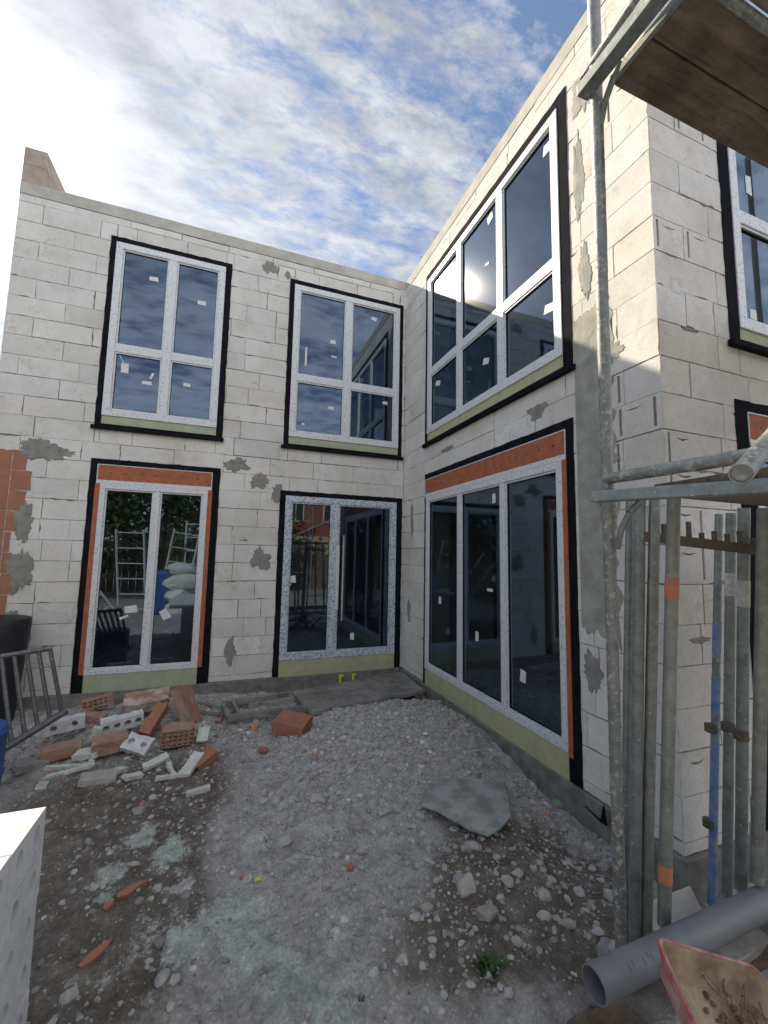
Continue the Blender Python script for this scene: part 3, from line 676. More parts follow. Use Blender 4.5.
for i, (px, py, r, lab, mt) in enumerate([
    (285, 843, 9, 'egg-shaped pale stone lying in the middle of the rubble heap', 'stone_l'),
    (317, 798, 11, 'flat pale stone on the rubble heap below the red clay block', 'stone_l'),
    (467, 887, 15, 'large pale boulder below the grey fibre cement sheet', 'stone_l'),
    (487, 916, 13, 'dusty grey boulder just below the largest pale boulder', 'stone'),
    (473, 848, 9, 'upright pale stone touching the lower edge of the grey sheet', 'stone_l'),
    (545, 897, 8, 'round pale stone near the scaffold pole', 'stone_l'),
    (544, 917, 8, 'oval stone right below the round pale stone near the scaffold pole', 'stone_l'),
    (573, 851, 8, 'rounded grey stone beside the triangular white stone by the foundation', 'stone'),
    (592, 849, 9, 'triangular white stone against the foundation near the scaffold pole', 'stone_l'),
    (68, 997, 10, 'pale angular stone on dark soil near the white block stack', 'stone_l'),
    (373, 804, 7, 'small whitish stone high on the rubble heap, right of the flat pale one', 'stone_l'),
    (419, 817, 7, 'pale stone at the left corner of the grey fibre cement sheet', 'stone_l'),
    (476, 775, 7, 'small stone just above the grey fibre cement sheet', 'stone'),
    (516, 942, 6, 'small pale stone above the green weed', 'stone_l'),
    (450, 935, 6, 'little grey stone left of the green weed', 'stone'),
    (275, 790, 9, 'grey lump at the left end of the rubble heap', 'stone'),
    (330, 855, 6, 'small pale stone right of the egg-shaped one', 'stone_l'),
    (157, 890, 6, 'small pale stone beside the orange shard in the powder patch', 'stone_l'),
    (558, 806, 7, 'grey stone lying against the foundation under the sliding door', 'stone'),
    (508, 993, 6, 'pale stone at the lower right of the green weed', 'stone_l'),
    (140, 812, 8, 'brown grey stone in the bare soil below the brick pile', 'stone'),
    (245, 1010, 7, 'grey stone at the bottom edge of the yard in green powder', 'stone'),
    ]): big(px, py, r, lab, m=mt)
# ------------------------------------------------------------------ bricks, sheets and scraps on the ground
def rectpts(a, b, c, d): return [(a, c), (b, c), (b, d), (a, d)]
def circ(cx, cy, r, n=18, ry=None): return [(cx+r*math.cos(2*math.pi*i/n), cy+(ry or r)*math.sin(2*math.pi*i/n)) for i in range(n)]
def brick_mesh(L, W, H, holes, rnd, ribs=False):
    """block lying flat: length x, width y, height z; holes run down from the top face, some blocks also grooved on the side"""
    mb = MB(); fn = lambda s, d, z: Vector((s, z, d))
    rim = jrect(-L/2, L/2, -W/2, W/2, rnd, .004)
    poly_extrude(mb, rim, fn, H, 0, holes, H*.25, 1.0); n = len(rim)
    mb.add([fn(p[0], 0, p[1]) for p in rim], [tuple(range(n))])
    return mb
def orient(o, p, rot): o.location = p; o.rotation_euler = rot; WORLD[o.name] = Vector(p)
WEAR = bpy.data.textures.new('wear', 'CLOUDS'); WEAR.noise_scale = .05; WEAR.noise_depth = 3
def piece(px, py, dims, rot, label, name, cat, m, holes='', lift=0.0, grp=None, side=None, seed=0, hm=None):
    L, W, H = (v*.96 for v in dims); rnd = random.Random(seed or int(px*3+py)); hs = []
    if holes == 'grid':
        nx_, ny_ = int(L/.045), int(W/.04)
        for i in range(nx_):
            for j in range(ny_):
                x = -L/2+.025+i*(L-.05)/(nx_-1); y = -W/2+.022+j*(W-.044)/(ny_-1); hs.append(rectpts(x-.014, x+.014, y-.008, y+.008))
    elif holes: hs = [circ(-L/2+L*(i+.5)/holes, 0, min(.028, W*.25)) for i in range(holes)]
    mb = brick_mesh(L, W, H, hs, rnd)
    if side == 'turn':   # stand the block so that the holed face looks sideways
        for v in mb.v: v.x, v.y, v.z = v.x, -(v.z-H/2), v.y+W/2
    o = bpy.data.objects.new(name, mb.mesh(name, M[m])); COL.objects.link(o)
    q = G(px, py); orient(o, (q.x, q.y, q.z+lift), tuple(R(a) for a in rot))
    sb = o.modifiers.new('s', 'SUBSURF'); sb.subdivision_type = 'SIMPLE'; sb.levels = sb.render_levels = 3 if not holes else 2
    for ax, k_ in (('X', .016), ('Y', .016), ('Z', .014)):
        dm = o.modifiers.new('d', 'DISPLACE'); dm.texture = WEAR; dm.direction = ax; dm.strength = k_*(1 if min(L, W, H) > .05 else .6); dm.mid_level = .5; dm.texture_coords = 'GLOBAL'
    return tag(o, label, cat, grp)
gb = 'clay blocks in the rubble pile below the patio door'
piece(98, 712, (.30, .14, .10), (0, -8, 20), 'small clay block at the back left of the rubble pile', 'clay_block', 'block', 'clay_dusty', 'grid', .03, gb, side='turn')
M['clay_pale'] = simple('clay_brick_mortar_coated', (.34, .19, .14), (.52, .45, .40), 7, .95, bs=.4, det=8, lo=.42, hi=.56)
piece(146, 716, (.46, .26, .11), (17, -3, 7), 'broad clay block with pale dusty top, highest in the rubble pile', 'clay_block', 'block', 'clay_pale', '', .12, gb)
piece(192, 724, (.11, .24, .42), (-16, -30, -20), 'tall clay slab standing on end at the right of the rubble pile', 'clay_block', 'block', 'clay_dusty', '', .0, gb)
piece(154, 736, (.34, .12, .10), (12, -38, 62), 'slanting grooved clay block leaning in the middle of the pile', 'clay_block', 'block', 'clay', '', .13, gb)
piece(176, 748, (.30, .17, .16), (8, 3, 10), 'perforated clay block right of centre with rows of holes in its side', 'clay_block', 'block', 'clay_dusty', 'grid', .05, gb, side='turn')
piece(110, 757, (.30, .20, .12), (6, -5, 12), 'reddish clay block at the front of the pile beside foam scraps', 'clay_block', 'block', 'clay_dusty', '', .05, gb)
piece(62, 755, (.32, .17, .10), (0, -4, 14), 'brownish clay block under the two-hole white block', 'clay_block', 'block', 'clay_dusty', '', .02, gb)
piece(206, 764, (.20, .12, .09), (8, -22, 35), 'broken clay block corner at the right foot of the pile', 'clay_block', 'block', 'clay', '', .0, gb)
piece(90, 722, (.28, .14, .07), (5, 12, -10), 'flat clay block half buried behind the three-hole white block', 'clay_block', 'block', 'clay_dusty', '', .02, gb)
piece(292, 734, (.34, .27, .13), (8, 6, -32), 'single red clay block on the rubble in front of the plank', 'clay_block', 'block', 'clay', '', .03)
piece(64, 741, (.34, .12, .12), (0, -6, 13), 'white block with two round holes left in the pile', 'sand_lime_block', 'block', 'ksw', 2, .10, 'white perforated blocks in the rubble pile', side='turn')
piece(122, 734, (.38, .13, .12), (6, -6, 14), 'white block with four holes in the middle of the pile', 'sand_lime_block', 'block', 'ksw', 4, .08, 'white perforated blocks in the rubble pile', side='turn')
piece(138, 755, (.26, .16, .07), (38, 12, -25), 'white block with one round hole tipped up in the pile', 'sand_lime_block', 'block', 'ksw', 2, .07, 'white perforated blocks in the rubble pile')
piece(98, 781, (.28, .16, .05), (0, 3, 5), 'flat crumbled grey stone slab in front of the pile', 'flat_stone', 'stone', 'stone_l', '', .0)
piece(30, 768, (.24, .18, .06), (3, 8, 30), 'grey dusty stone slab below the leaning railing', 'flat_stone', 'stone', 'stone', '', .0)
gf = 'foam insulation scraps around the rubble pile'
for (px, py, d, rot, lift, lab) in [
    (94, 744, (.09, .05, .12), (10, 12, 10), .06, 'upright pale green foam chunk in the pile'),
    (88, 758, (.22, .12, .05), (10, -8, -15), .02, 'pale green foam slab below the upright foam chunk'),
    (172, 775, (.05, .24, .035), (8, 0, 22), .02, 'pale green foam strip pointing at the perforated clay block'),
    (192, 771, (.11, .24, .03), (22, 0, -28), .05, 'white foam piece sloping beside the broken clay corner'),
    (203, 745, (.11, .15, .03), (38, 0, -8), .09, 'white foam square leaning high at the right of the pile'),
    (70, 768, (.40, .045, .03), (0, 3, -3), .0, 'long pale foam strip at the front left, upper of two'),
    (66, 776, (.34, .045, .025), (0, -2, 16), .0, 'long pale foam strip at the front left, lower of two'),
    (173, 778, (.28, .04, .03), (0, 0, 0), .0, 'straight whitish foam strip in front of the pile'),
    (198, 793, (.19, .05, .035), (0, 0, 14), .0, 'lone pale foam strip on bare soil before the pile'),
    (156, 763, (.22, .09, .03), (12, -10, 28), .0, 'crumpled pale foam piece in the front centre of the pile'),
    (132, 778, (.16, .08, .03), (10, 14, 40), .0, 'small broken white foam bit before the clay blocks'),
    (41, 789, (.09, .07, .04), (0, 10, 20), .0, 'small white foam cube on dark soil below the railing'),
    (118, 772, (.14, .09, .03), (0, 12, 60), .0, 'tiny pale foam flake between slab and clay block'),
    ]: piece(px, py, d, rot, lab, 'foam_scrap', 'foam scrap', 'xpsw', '', lift, gf)
rnd = random.Random(55); mb = MB()
for i in range(420):
    q = G(rnd.gauss(120, 62), 744+abs(rnd.gauss(0, 24))-18) if i < 330 else G(rnd.uniform(195, 300), rnd.uniform(700, 745))
    if q.y > -.06 or q.x < -5.2: continue
    c = rnd.random(); t = max(.4, rnd.gauss(.9, .2)); tn = (1.25*t, .66*t, .46*t) if c < .22 else (1.75*t, 1.8*t, 1.7*t) if c < .36 else (t, t*.97, t*.92)
    r_ = min(.06, .014*math.exp(rnd.gauss(.1, .55))); stone(mb, q+Vector((0, 0, r_*.25)), r_, rnd, 1, tone=tn, cuts=8)
tag(build(mb, 'broken_rubble', M['gravel']), 'broken bits of brick, mortar and foam round the brick pile', 'rubble', kind='stuff')
# white film bits by the frame of timber
for i, (px, py, lab) in enumerate([(240, 722, 'crumpled white plastic scrap by the timber frame, left one'), (256, 721, 'crumpled white plastic scrap nearest the red clay block'), (249, 736, 'small torn white plastic scrap lowest of three')]):
    q = G(px, py); b = MB(); stone(b, q+Vector((0, 0, .02)), .035, random.Random(i+5), 1, 1.0, cuts=9); tag(build(b, 'plastic_scrap', M['white']), lab, 'scrap', 'white scraps beside the timber frame')
# orange shards
for (px, py, l, a, lab) in [(133, 890, .15, 18, 'thin orange clay shard in the powder patch, upper one'), (97, 955, .15, 42, 'pointed orange clay shard lower left, near the block stack'), (108, 908, .05, 10, 'tiny orange clay chip between the two shards'), (350, 868, .05, 60, 'narrow orange chip on the rubble heap')]:
    q = G(px, py); b = MB(); fn = lambda s, d, z: Vector((s, z, d)); rr = random.Random(px)
    pts = [(-l/2, -.012), (-l*.2, -.024), (l*.2, -.014), (l/2, .002), (l*.25, .018), (-l*.1, .022), (-l/2, .012)]
    poly_extrude(b, [(x+rr.gauss(0, .003), y+rr.gauss(0, .003)) for x, y in pts], fn, .018, -.004)
    o = bpy.data.objects.new('clay_shard', b.mesh('clay_shard', M['clay'])); COL.objects.link(o); orient(o, q, (R(8), R(-6), R(a))); tag(o, lab, 'shard')
# yellow bit
q = G(258, 883); b = MB()
poly_extrude(b, [(-.02, -.006), (.0, -.004), (.012, -.016), (.018, -.008), (.008, .0), (.02, .012), (.006, .01), (-.008, .016), (-.006, .004), (-.022, .006)], lambda s, d, z: Vector((s, z, d)), .012, .004)
o = bpy.data.objects.new('plastic_clip', b.mesh('plastic_clip', M['yellow'])); COL.objects.link(o); orient(o, q+Vector((0, 0, .012)), (.2, .1, .5)); tag(o, 'tiny bright yellow plastic bit on grey soil', 'plastic bit')
# fibre cement sheet
pp = [G(*p) for p in [(439, 762), (447, 770), (457, 777), (480, 783), (503, 788), (507, 806), (511, 829), (500, 838), (488, 846), (470, 841), (455, 833), (437, 826), (421, 817), (428, 792)]]
n_ = len(pp); A_ = sum(pp, Vector())/n_; zc_ = A_.z+.045
b = MB(); sx = (pp[4].z-pp[12].z)
top = [Vector((p.x, p.y, zc_+.035*(p.y-A_.y)+.03*(p.x-A_.x)*-1+.012+.012*noise.noise(p*4))) for p in pp]
b.add([Vector((A_.x, A_.y, zc_+.03))]+top+[t-Vector((0, 0, .012)) for t in top], [(0, i+1, (i+1) % n_+1) for i in range(n_)]+[(i+1, n_+i+1, n_+(i+1) % n_+1, (i+1) % n_+1) for i in range(n_)])
tag(build(b, 'fibre_cement_sheet', M['slate']), 'broken grey fibre cement sheet lying on the rubble heap', 'sheet')
# plank walkway in the corner and the open timber frame beside it
zp = -.775
c4 = [plane(x, y, 2, zp) for x, y in ((291, 691), (404, 671), (425, 690), (312, 712))]
b = MB(); nrm = Vector((0, 0, 1))
c4[1].x = min(c4[1].x, -.05); c4[1].y = min(c4[1].y, -.06); c4[2].x = min(c4[2].x, -.03)
for k in range(3):
    t0, t1 = k/3+.004, (k+1)/3-.004
    q4 = [c4[0].lerp(c4[3], t0), c4[1].lerp(c4[2], t0), c4[1].lerp(c4[2], t1), c4[0].lerp(c4[3], t1)]
    b.add(q4+[v-Vector((0, 0, .045)) for v in q4], [(0, 1, 2, 3), (7, 6, 5, 4), (0, 4, 5, 1), (1, 5, 6, 2), (2, 6, 7, 3), (3, 7, 4, 0)])
wk = empty('plank_walkway', (c4[0]+c4[2])/2+Vector((0, 0, -.12)), 'grey weathered plank walkway laid below the entrance door', 'walkway')
build(b, 'plank', M['plank'], wk, .003)
b = MB()
for t in (.06, .5, .93):
    a = c4[0].lerp(c4[1], t)-Vector((0, 0, .048)); e = c4[3].lerp(c4[2], t)-Vector((0, 0, .048)); dx = Vector((.04, 0, 0))
    b.add([a-dx, a+dx, e+dx, e-dx]+[v-Vector((0, 0, .09)) for v in (a-dx, a+dx, e+dx, e-dx)], [(0, 1, 2, 3), (7, 6, 5, 4), (0, 4, 5, 1), (1, 5, 6, 2), (2, 6, 7, 3), (3, 7, 4, 0)])
build(b, 'crossbar', M['oldwood'], wk, .003)
def beam(b, p, q, w, h):
    p = Vector(p); q = Vector(q); d = (q-p).normalized(); s = d.cross(Vector((0, 0, 1)))
    if s.length < .1: s = Vector((1, 0, 0))
    s.normalize(); u = s.cross(d); s *= w/2; u *= h/2
    vs = [p-s-u, p+s-u, p+s+u, p-s+u, q-s-u, q+s-u, q+s+u, q-s+u]
    b.add(vs, [(0, 1, 2, 3), (7, 6, 5, 4), (0, 4, 5, 1), (1, 5, 6, 2), (2, 6, 7, 3), (3, 7, 4, 0)])
tf = empty('timber_frame', G(250, 705), 'open grey timber formwork frame between brick pile and walkway', 'timber frame')
def tp_(x, y, z=-.80): return plane(x, y, 2, z)
for (a, e, w_, h_) in [((222, 704), (290, 694), .05, .06), ((228, 718), (306, 708), .05, .06), ((223, 705), (229, 718), .05, .05), ((233, 703), (239, 716), .03, .05)]:
    b = MB(); beam(b, tp_(*a), tp_(*e), w_, h_); build(b, 'rail', M['plank'], tf, .003)
b = MB()
for (a, e) in [((196, 700), (232, 713)), ((198, 712), (236, 716))]:
    b = MB(); beam(b, tp_(*a, -.83), tp_(*e, -.85), .05, .025); tag(build(b, 'wood_lath', M['plank'], None, .002), 'pale wooden lath '+('crossing above the other' if a[1] == 700 else 'lying lowest')+' left of the timber frame', 'lath')
# black membrane flap by the foundation
p0 = plane(590, 800, 0, -.05); b = MB()
q0, q1, q2, q3 = plane(584, 806, 0, -.06), plane(600, 822, 0, -.08), plane(603, 804, 0, -.10), plane(606, 826, 0, -.12)
b.add([q0, q1, q3, q2, q0+Vector((.012, 0, 0)), q1+Vector((.012, 0, 0)), q3+Vector((.012, 0, 0)), q2+Vector((.012, 0, 0))], [(0, 1, 2), (1, 2, 3)[::-1], (4, 5, 6), (5, 6, 7)[::-1], (0, 1, 5, 4), (1, 2, 6, 5), (0, 2, 6, 4)])
tag(build(b, 'membrane_flap', M['tape']), 'black flap of sealing membrane hanging on the foundation near the corner', 'membrane')
# ------------------------------------------------------------------ leaning grille at the left
P3 = lambda px, py, y: plane(px, py, 1, y)
rl = empty('railing', G(30, 765), 'grey metal railing leaning against the brick pile at the left', 'railing')
b = MB(); tl, tr = P3(-60, 667, -1.55), P3(52, 648, -1.35); bl_, br_ = P3(-60, 788, -1.95), P3(66, 711, -1.35)
b.tube(tl, tr, .024, 12, jit=.001); build(b, 'top_rail', M['rail'], rl, smooth=True)
b = MB(); b.tube(bl_, br_, .031, 12, jit=.001); build(b, 'bottom_rail', M['rail'], rl, smooth=True)
for i in range(9):
    t = .06+i*.115; b = MB(); b.tube(tl.lerp(tr, t), bl_.lerp(br_, min(1, t*.98)), .017, 10); build(b, 'bar', M['rail'], rl, smooth=True)
# black tarp-covered bin by the wall
b = MB(); c0 = plane(0, 640, 1, -.35); cx_, cy_ = c0.x-.02, -.36; rings = []
for k, (z, r) in enumerate([(-.95, .20), (-.7, .22), (-.3, .25), (0, .27), (.16, .28), (.2, .27), (.22, .20), (.20, .02)]):
    rings.append([Vector((cx_+r*math.cos(a)*(1+.05*noise.noise(Vector((math.cos(a)*3, math.sin(a)*3, z*4)))), cy_+r*math.sin(a), z)) for a in [2*math.pi*i/28 for i in range(28)]])
b.add([v for r_ in rings for v in r_], [(j*28+i, j*28+(i+1) % 28, (j+1)*28+(i+1) % 28, (j+1)*28+i) for j in range(7) for i in range(28)])
tag(build(b, 'barrel', M['blackp'], smooth=True), 'black plastic barrel standing against the wall at the left edge', 'barrel')
# blue drum corner
b = MB(); q = G(-47, 818); 
for k in range(1): 
    rings = [[Vector((q.x+r*math.cos(a), q.y+r*math.sin(a), z)) for a in [2*math.pi*i/32 for i in range(32)]] for z, r in ((-.97, .23), (-.72, .245), (-.7, .255), (-.68, .245), (-.42, .25), (-.40, .26), (-.38, .25), (-.36, .24), (-.37, .0))]
    b.add([v for r_ in rings for v in r_], [(j*32+i, j*32+(i+1) % 32, (j+1)*32+(i+1) % 32, (j+1)*32+i) for j in range(8) for i in range(32)])
tag(build(b, 'drum', M['blue'], smooth=True), 'blue plastic drum behind the white block stack', 'drum')
# ------------------------------------------------------------------ stack of white perforated blocks
def ks_block():
    L, W, H = .298, .24, .168; mb = MB()     # L along y, W along x
    fn = lambda s, d, z: Vector((d, s, z))
    hs = [circ(-L/2+L*(i+.5)/3, H*.5, .026, 20, .030) for i in range(3)] if False else [circ(-.075, H*.52, .030, 20, .048), circ(.075, H*.52, .030, 20, .048)]
    rim = [(-L/2, 0), (L/2, 0), (L/2, H), (-L/2, H)]
    poly_extrude(mb, rim, fn, W/2, -W/2, hs, -W/2+.03, 1.0)
    mb.add([fn(p[0], -W/2, p[1]) for p in rim], [(0, 1, 2, 3)])
    o = bpy.data.objects.new('sand_lime_block', mb.mesh('sand_lime_block', M['ksw'])); bv = o.modifiers.new('b', 'BEVEL'); bv.width = .004; bv.segments = 2; bv.limit_method = 'ANGLE'; bv.angle_limit = R(60)
    COL.objects.link(o); return o
proto = ks_block(); first = True; XS = -3.255
rows_ = ['bottom', 'second', 'third', 'fourth', 'top']
rnd = random.Random(6)
for lay in range(5):
    for col_ in range(2):
        if col_ and lay < 4: continue
        for k in range(5):
            o = proto if first else proto.copy()
            if not first: COL.objects.link(o)
            first = False
            o.location = (XS-.12-col_*.243+rnd.gauss(0, .003), -3.90-.149-k*.301+rnd.gauss(0, .002), -.955+lay*.1712); o.rotation_euler = (0, 0, rnd.gauss(0, .008))
            pos = ['farthest', 'second from far end', 'middle one', 'second nearest', 'nearest'][k]
            tag(o, 'white perforated block, %s in the %s layer%s of the stack' % (pos, rows_[lay], ', left column' if col_ else ''), 'block', 'white perforated blocks stacked at lower left')
# ------------------------------------------------------------------ scaffold
sc_ = empty('scaffold', (-1.12, -4.82, -1.0), 'steel tube scaffold with wooden decks at the right of the yard', 'scaffold')
PX, PY = -1.125, -4.83
pa, pbm = P(592, -60, 1.74), P(621, 950, 1.78)
dd = (pa-pbm); pbot = pbm-dd*((pbm.z+1.0)/dd.z); ptop = pbm+dd*((5.2-pbm.z)/dd.z)
def onpole(z): return pbot+(ptop-pbot)*((z+1.0)/6.2)
b = MB(); b.tube(pbot, ptop, .0242, 20, jit=.0022); build(b, 'standard', M['galv'], sc_, smooth=True)
b = MB(); b.tube(onpole(-1.0), onpole(-.985), .07, 16); build(b, 'base_plate', M['galv3'], sc_)
# lower transom tube, channel, deck
za = 1.205
t1 = P(606, 479, 1.76); t2 = P(752, 455, 1.275); t2b = t1+(t2-t1)*1.5
b = MB(); b.tube(t1, t2b, .0235, 16, jit=.002); build(b, 'transom', M['galv'], sc_, smooth=True)
u1 = P(594, 497, 1.77); u2 = P(768, 486, 1.25); u2b = u1+(u2-u1)*1.35
b = MB(); beam(b, u1, u2b, .05, .045); 
build(b, 'deck_channel', M['galv2'], sc_, .004)
for yy in (u1,):
    b = MB(); b.tube(onpole(za-.01), onpole(za+.05), .034, 16); b.tube(onpole(za-.06), onpole(za-.03), .031, 16); build(b, 'coupler', M['galv3'], sc_, smooth=True)
b = MB(); b.path([P(645, 497, 1.62), P(630, 512, 1.65), P(621, 530, 1.69), P(617, 548, 1.72)], .0125, 10); build(b, 'bracket', M['galv2'], sc_, smooth=True)
b = MB()
for k in range(2):
    y1 = -5.03-.33*k; b.box((-1.10, y1-.31, 1.215), (2.2, y1, 1.26))
build(b, 'lower_deck', M['deckwood'], sc_, .004)
# upper level
b = MB(); u1 = P(582, 94, 1.76); u2 = P(655, 0, 1.455); beam(b, u1, u1+(u2-u1)*2.6, .06, .05); build(b, 'deck_channel', M['galv2'], sc_, .004)
b = MB(); u3 = P(583, 84, 1.80)+Vector((0, 0, .03)); u4 = P(640, 0, 1.50)+Vector((0, 0, .03)); b.tube(u3, u3+(u4-u3)*2.4, .017, 12); build(b, 'transom', M['galv'], sc_, smooth=True)
b = MB(); b.path([P(621, 62, 1.66), P(612, 82, 1.69), P(605, 102, 1.72), P(601, 124, 1.75)], .0125, 10); build(b, 'bracket', M['galv2'], sc_, smooth=True)
b = MB()
UD = plane(614, 86, 2, 2.90); pass
def dk(b, x0, y0, w, z=2.90):
    b.box((x0, y0-w, z), (2.4, y0, z+.045))
x0_, y0_ = UD.x, UD.y; dk(b, x0_, y0_, .16); dk(b, x0_, y0_-.165, .16, 2.903)
build(b, 'upper_deck', M['deckwood'], sc_, .006)
b = MB(); dk(b, x0_, y0_-.36, .30); dk(b, x0_, y0_-.67, .32)
build(b, 'upper_deck', M['deckwood'], sc_, .006)
b = MB(); b.tube((x0_, y0_-.343, 2.89), (2.4, y0_-.343, 2.89), .017, 12); build(b, 'deck_rail', M['galv'], sc_, smooth=True)
b = MB(); b.box((x0_-.02, y0_-1.0, 2.905), (x0_-.001, y0_, 2.935)); build(b, 'end_cap', M['galv3'], sc_)
b = MB(); b.tube((2.3, -4.85, -1.0), (2.3, -4.85, 5.2), .024, 12); build(b, 'standard', M['galv'], sc_, smooth=True)
b = MB(); b.tube((2.3, -5.95, -1.0), (2.3, -5.95, 5.2), .024, 12); build(b, 'standard', M['galv'], sc_, smooth=True)
b = MB(); b.tube((-1.2, -5.95, 2.6), (-1.2, -5.95, 5.2), .024, 12); build(b, 'standard', M['galv'], sc_, smooth=True)
# loose tube whose mortar-filled end points at the camera
b = MB(); e0 = P(741, 474, .98); e1 = P(800, 405, 1.45); b.tube(e0, e1+(e1-e0)*1.2, .0242, 20, hollow=.004, jit=.001); 
ob = tag(build(b, 'scaffold_tube', M['galv'], smooth=True), 'scaffold tube with mortar-crusted open end pointing at the viewer', 'tube')
b = MB(); b.tube(e0+(e1-e0).normalized()*.004, e0+(e1-e0).normalized()*.05, .0195, 16); build(b, 'mortar_plug', M['galv'], ob)
# toothed rack bar and the upright tubes stored in it
rk = empty('tube_rack', P(700, 545, 2.0)-Vector((0, 0, 1.5)), 'dark steel rack bar with pegs holding upright scaffold tubes', 'rack')
ra, rb = P(640, 536, 1.98), P(790, 554, 1.93)
b = MB(); beam(b, ra, rb, .03, .045); build(b, 'rack_bar', M['steel_d'], rk, .003)
for i in range(11):
    c = ra.lerp(rb, .08+i*.085); hgt = [.03, .05, .028, .075, .03, .045, .04, .06, .035, .05, .04][i]; b = MB(); b.tube(c, c+Vector((0, 0, .02+hgt)), .011, 10); build(b, 'peg', M['steel_d'], rk)
def upright(x0, y0, x1, y1, dep0, dep1, r, m, label, bands=(), name='scaffold_tube'):
    a = P(x0, y0, dep0); e = P(x1, y1, dep1); b = MB(); b.tube(a, e, r, 18, hollow=.004, jit=.0008)
    o = tag(build(b, name, M[m], smooth=True), label, 'tube', 'upright scaffold tubes stored behind the scaffold pole')
    for (t0, t1, bm_) in bands:
        b = MB(); b.tube(a.lerp(e, t0), a.lerp(e, t1), r+.0015, 18, hollow=.001); build(b, 'painted_band', M[bm_], o, smooth=True)
    return o
M['whitep'] = simple('white_paint', (.62, .65, .60), (.4, .42, .4), 30, .6, bs=.1)
upright(630, 500, 624, 952, 2.15, 2.0, .0195, 'galv2', 'thin grey upright tube directly right of the scaffold pole')
upright(640, 500, 635, 948, 2.0, 1.85, .024, 'galv2', 'dark grey upright tube, second right of the scaffold pole')
upright(655, 497, 646, 940, 1.98, 1.85, .024, 'galv3', 'speckled upright tube between the dark tube and the orange-banded one')
upright(674, 497, 664, 925, 1.72, 1.68, .0245, 'galv3', 'thick upright tube with an orange paint band', [(.19, .24, 'orangep'), (.86, .90, 'orangep')])
upright(719, 514, 712, 905, 2.4, 2.35, .02, 'galv2', 'slim upright tube painted blue on its lower half', [(.28, .36, 'bluep'), (.42, .52, 'bluep'), (.55, 1.0, 'bluep')])
upright(731, 513, 727, 895, 2.25, 2.2, .024, 'galv2', 'upright tube with white band right of the blue tube', [(.16, .22, 'whitep')])
upright(744, 508, 741, 890, 2.02, 2.0, .0245, 'galv2', 'upright tube with wider white band, third from the right edge', [(.19, .26, 'whitep')])
upright(764, 508, 757, 882, 1.80, 1.78, .0245, 'galv3', 'plain upright tube nearest the right edge of the picture')
b = MB(); q = P(712, 727, 2.35)
for (x, y, dp) in ((711, 728, 2.36), (728, 727, 2.2), (741, 735, 2.0), (709, 823, 2.37)):
    b = MB(); c = P(x, y, dp); b.tube(c-Vector((0, 0, .02)), c+Vector((0, 0, .02)), .031, 14); b.tube(c+Vector((-.05, -.01, 0)), c+Vector((.05, .01, 0)), .008, 8)
    tag(build(b, 'tube_coupler', M['steel_d'], smooth=True), 'steel coupler clamped on the '+('blue tube, upper one' if x == 711 else 'blue tube, lower one' if x == 709 else 'tube right of the blue one' if x == 728 else 'tube with the wider white band'), 'coupler')
# debris pile at lower right: grey pipe, boards, slab, tub
pa_, pb_ = P(594, 985, 1.42), P(772, 898, 1.78); dirp = (pb_-pa_).normalized()
b = MB(); b.tube(pa_, pa_+dirp*1.9, .052, 48, hollow=.004); pip = tag(build(b, 'drain_pipe', M['pvc'], smooth=True), 'grey plastic drain pipe lying across boards at lower right', 'pipe')
b = MB()
for k, t in enumerate((.13, .15, .20, .225, .24)):
    c = pa_+dirp*t; q = dirp.to_track_quat('Z', 'Y')
    tow = (CAM-c).normalized(); tow = (tow-dirp*tow.dot(dirp)).normalized(); sd = dirp.cross(tow); s_ = .018+.012*(k % 3)
    for (a0, a1) in ((-.3, .05) if k % 2 else (-.15, .25),):
        vs_ = []
        for i in range(5):
            an = a0+(a1-a0)*i/4
            o_ = tow*math.cos(an)+sd*math.sin(an); vs_ += [c+o_*.0526-dirp*.0012, c+o_*.0526+dirp*.0012]
        b.add(vs_, [(2*i, 2*i+1, 2*i+3, 2*i+2) for i in range(4)])
build(b, 'printed_marking', M['rubber'], pip)
def board(p, q, w, h, m, label, name='wooden_board', cat='board'):
    b = MB(); beam(b, p, q, w, h); return tag(build(b, name, M[m], None, .003), label, cat)
board(P(600, 1040, 1.55), P(800, 938, 1.72), .16, .03, 'oldwood', 'dark brown board directly beneath the grey drain pipe')
board(P(640, 1010, 1.42), P(800, 905, 1.95), .10, .035, 'plank', 'light grey board just right of the drain pipe')
board(P(650, 1060, 1.35), P(800, 980, 1.6), .12, .03, 'plank', 'grey board under the red-rimmed tub')
board(P(560, 1050, 1.7), P(700, 960, 1.75), .12, .03, 'oldwood', 'short dark board end poking out left below the pipe')
b = MB(); b.tube(P(660, 1035, 1.25), P(730, 985, 1.45), .022, 14); tag(build(b, 'steel_tube', M['galv'], smooth=True), 'short pale tube lying under the red-rimmed tub', 'tube')
b = MB(); s4 = [P(641, 905, 2.25), P(690, 886, 2.35), P(702, 912, 2.1), P(690, 960, 2.0), P(640, 965, 2.0)]
b.add(s4+[v-Vector((.0, .0, .05))+Vector((.02, .03, 0)) for v in s4], [(0, 1, 2, 3, 4), (9, 8, 7, 6, 5)]+[(i, (i+1) % 5, 5+(i+1) % 5, 5+i) for i in range(5)])
tag(build(b, 'concrete_slab', M['ringbeam'], None, .003), 'broken cream concrete slab leaning behind the upright tubes', 'slab')
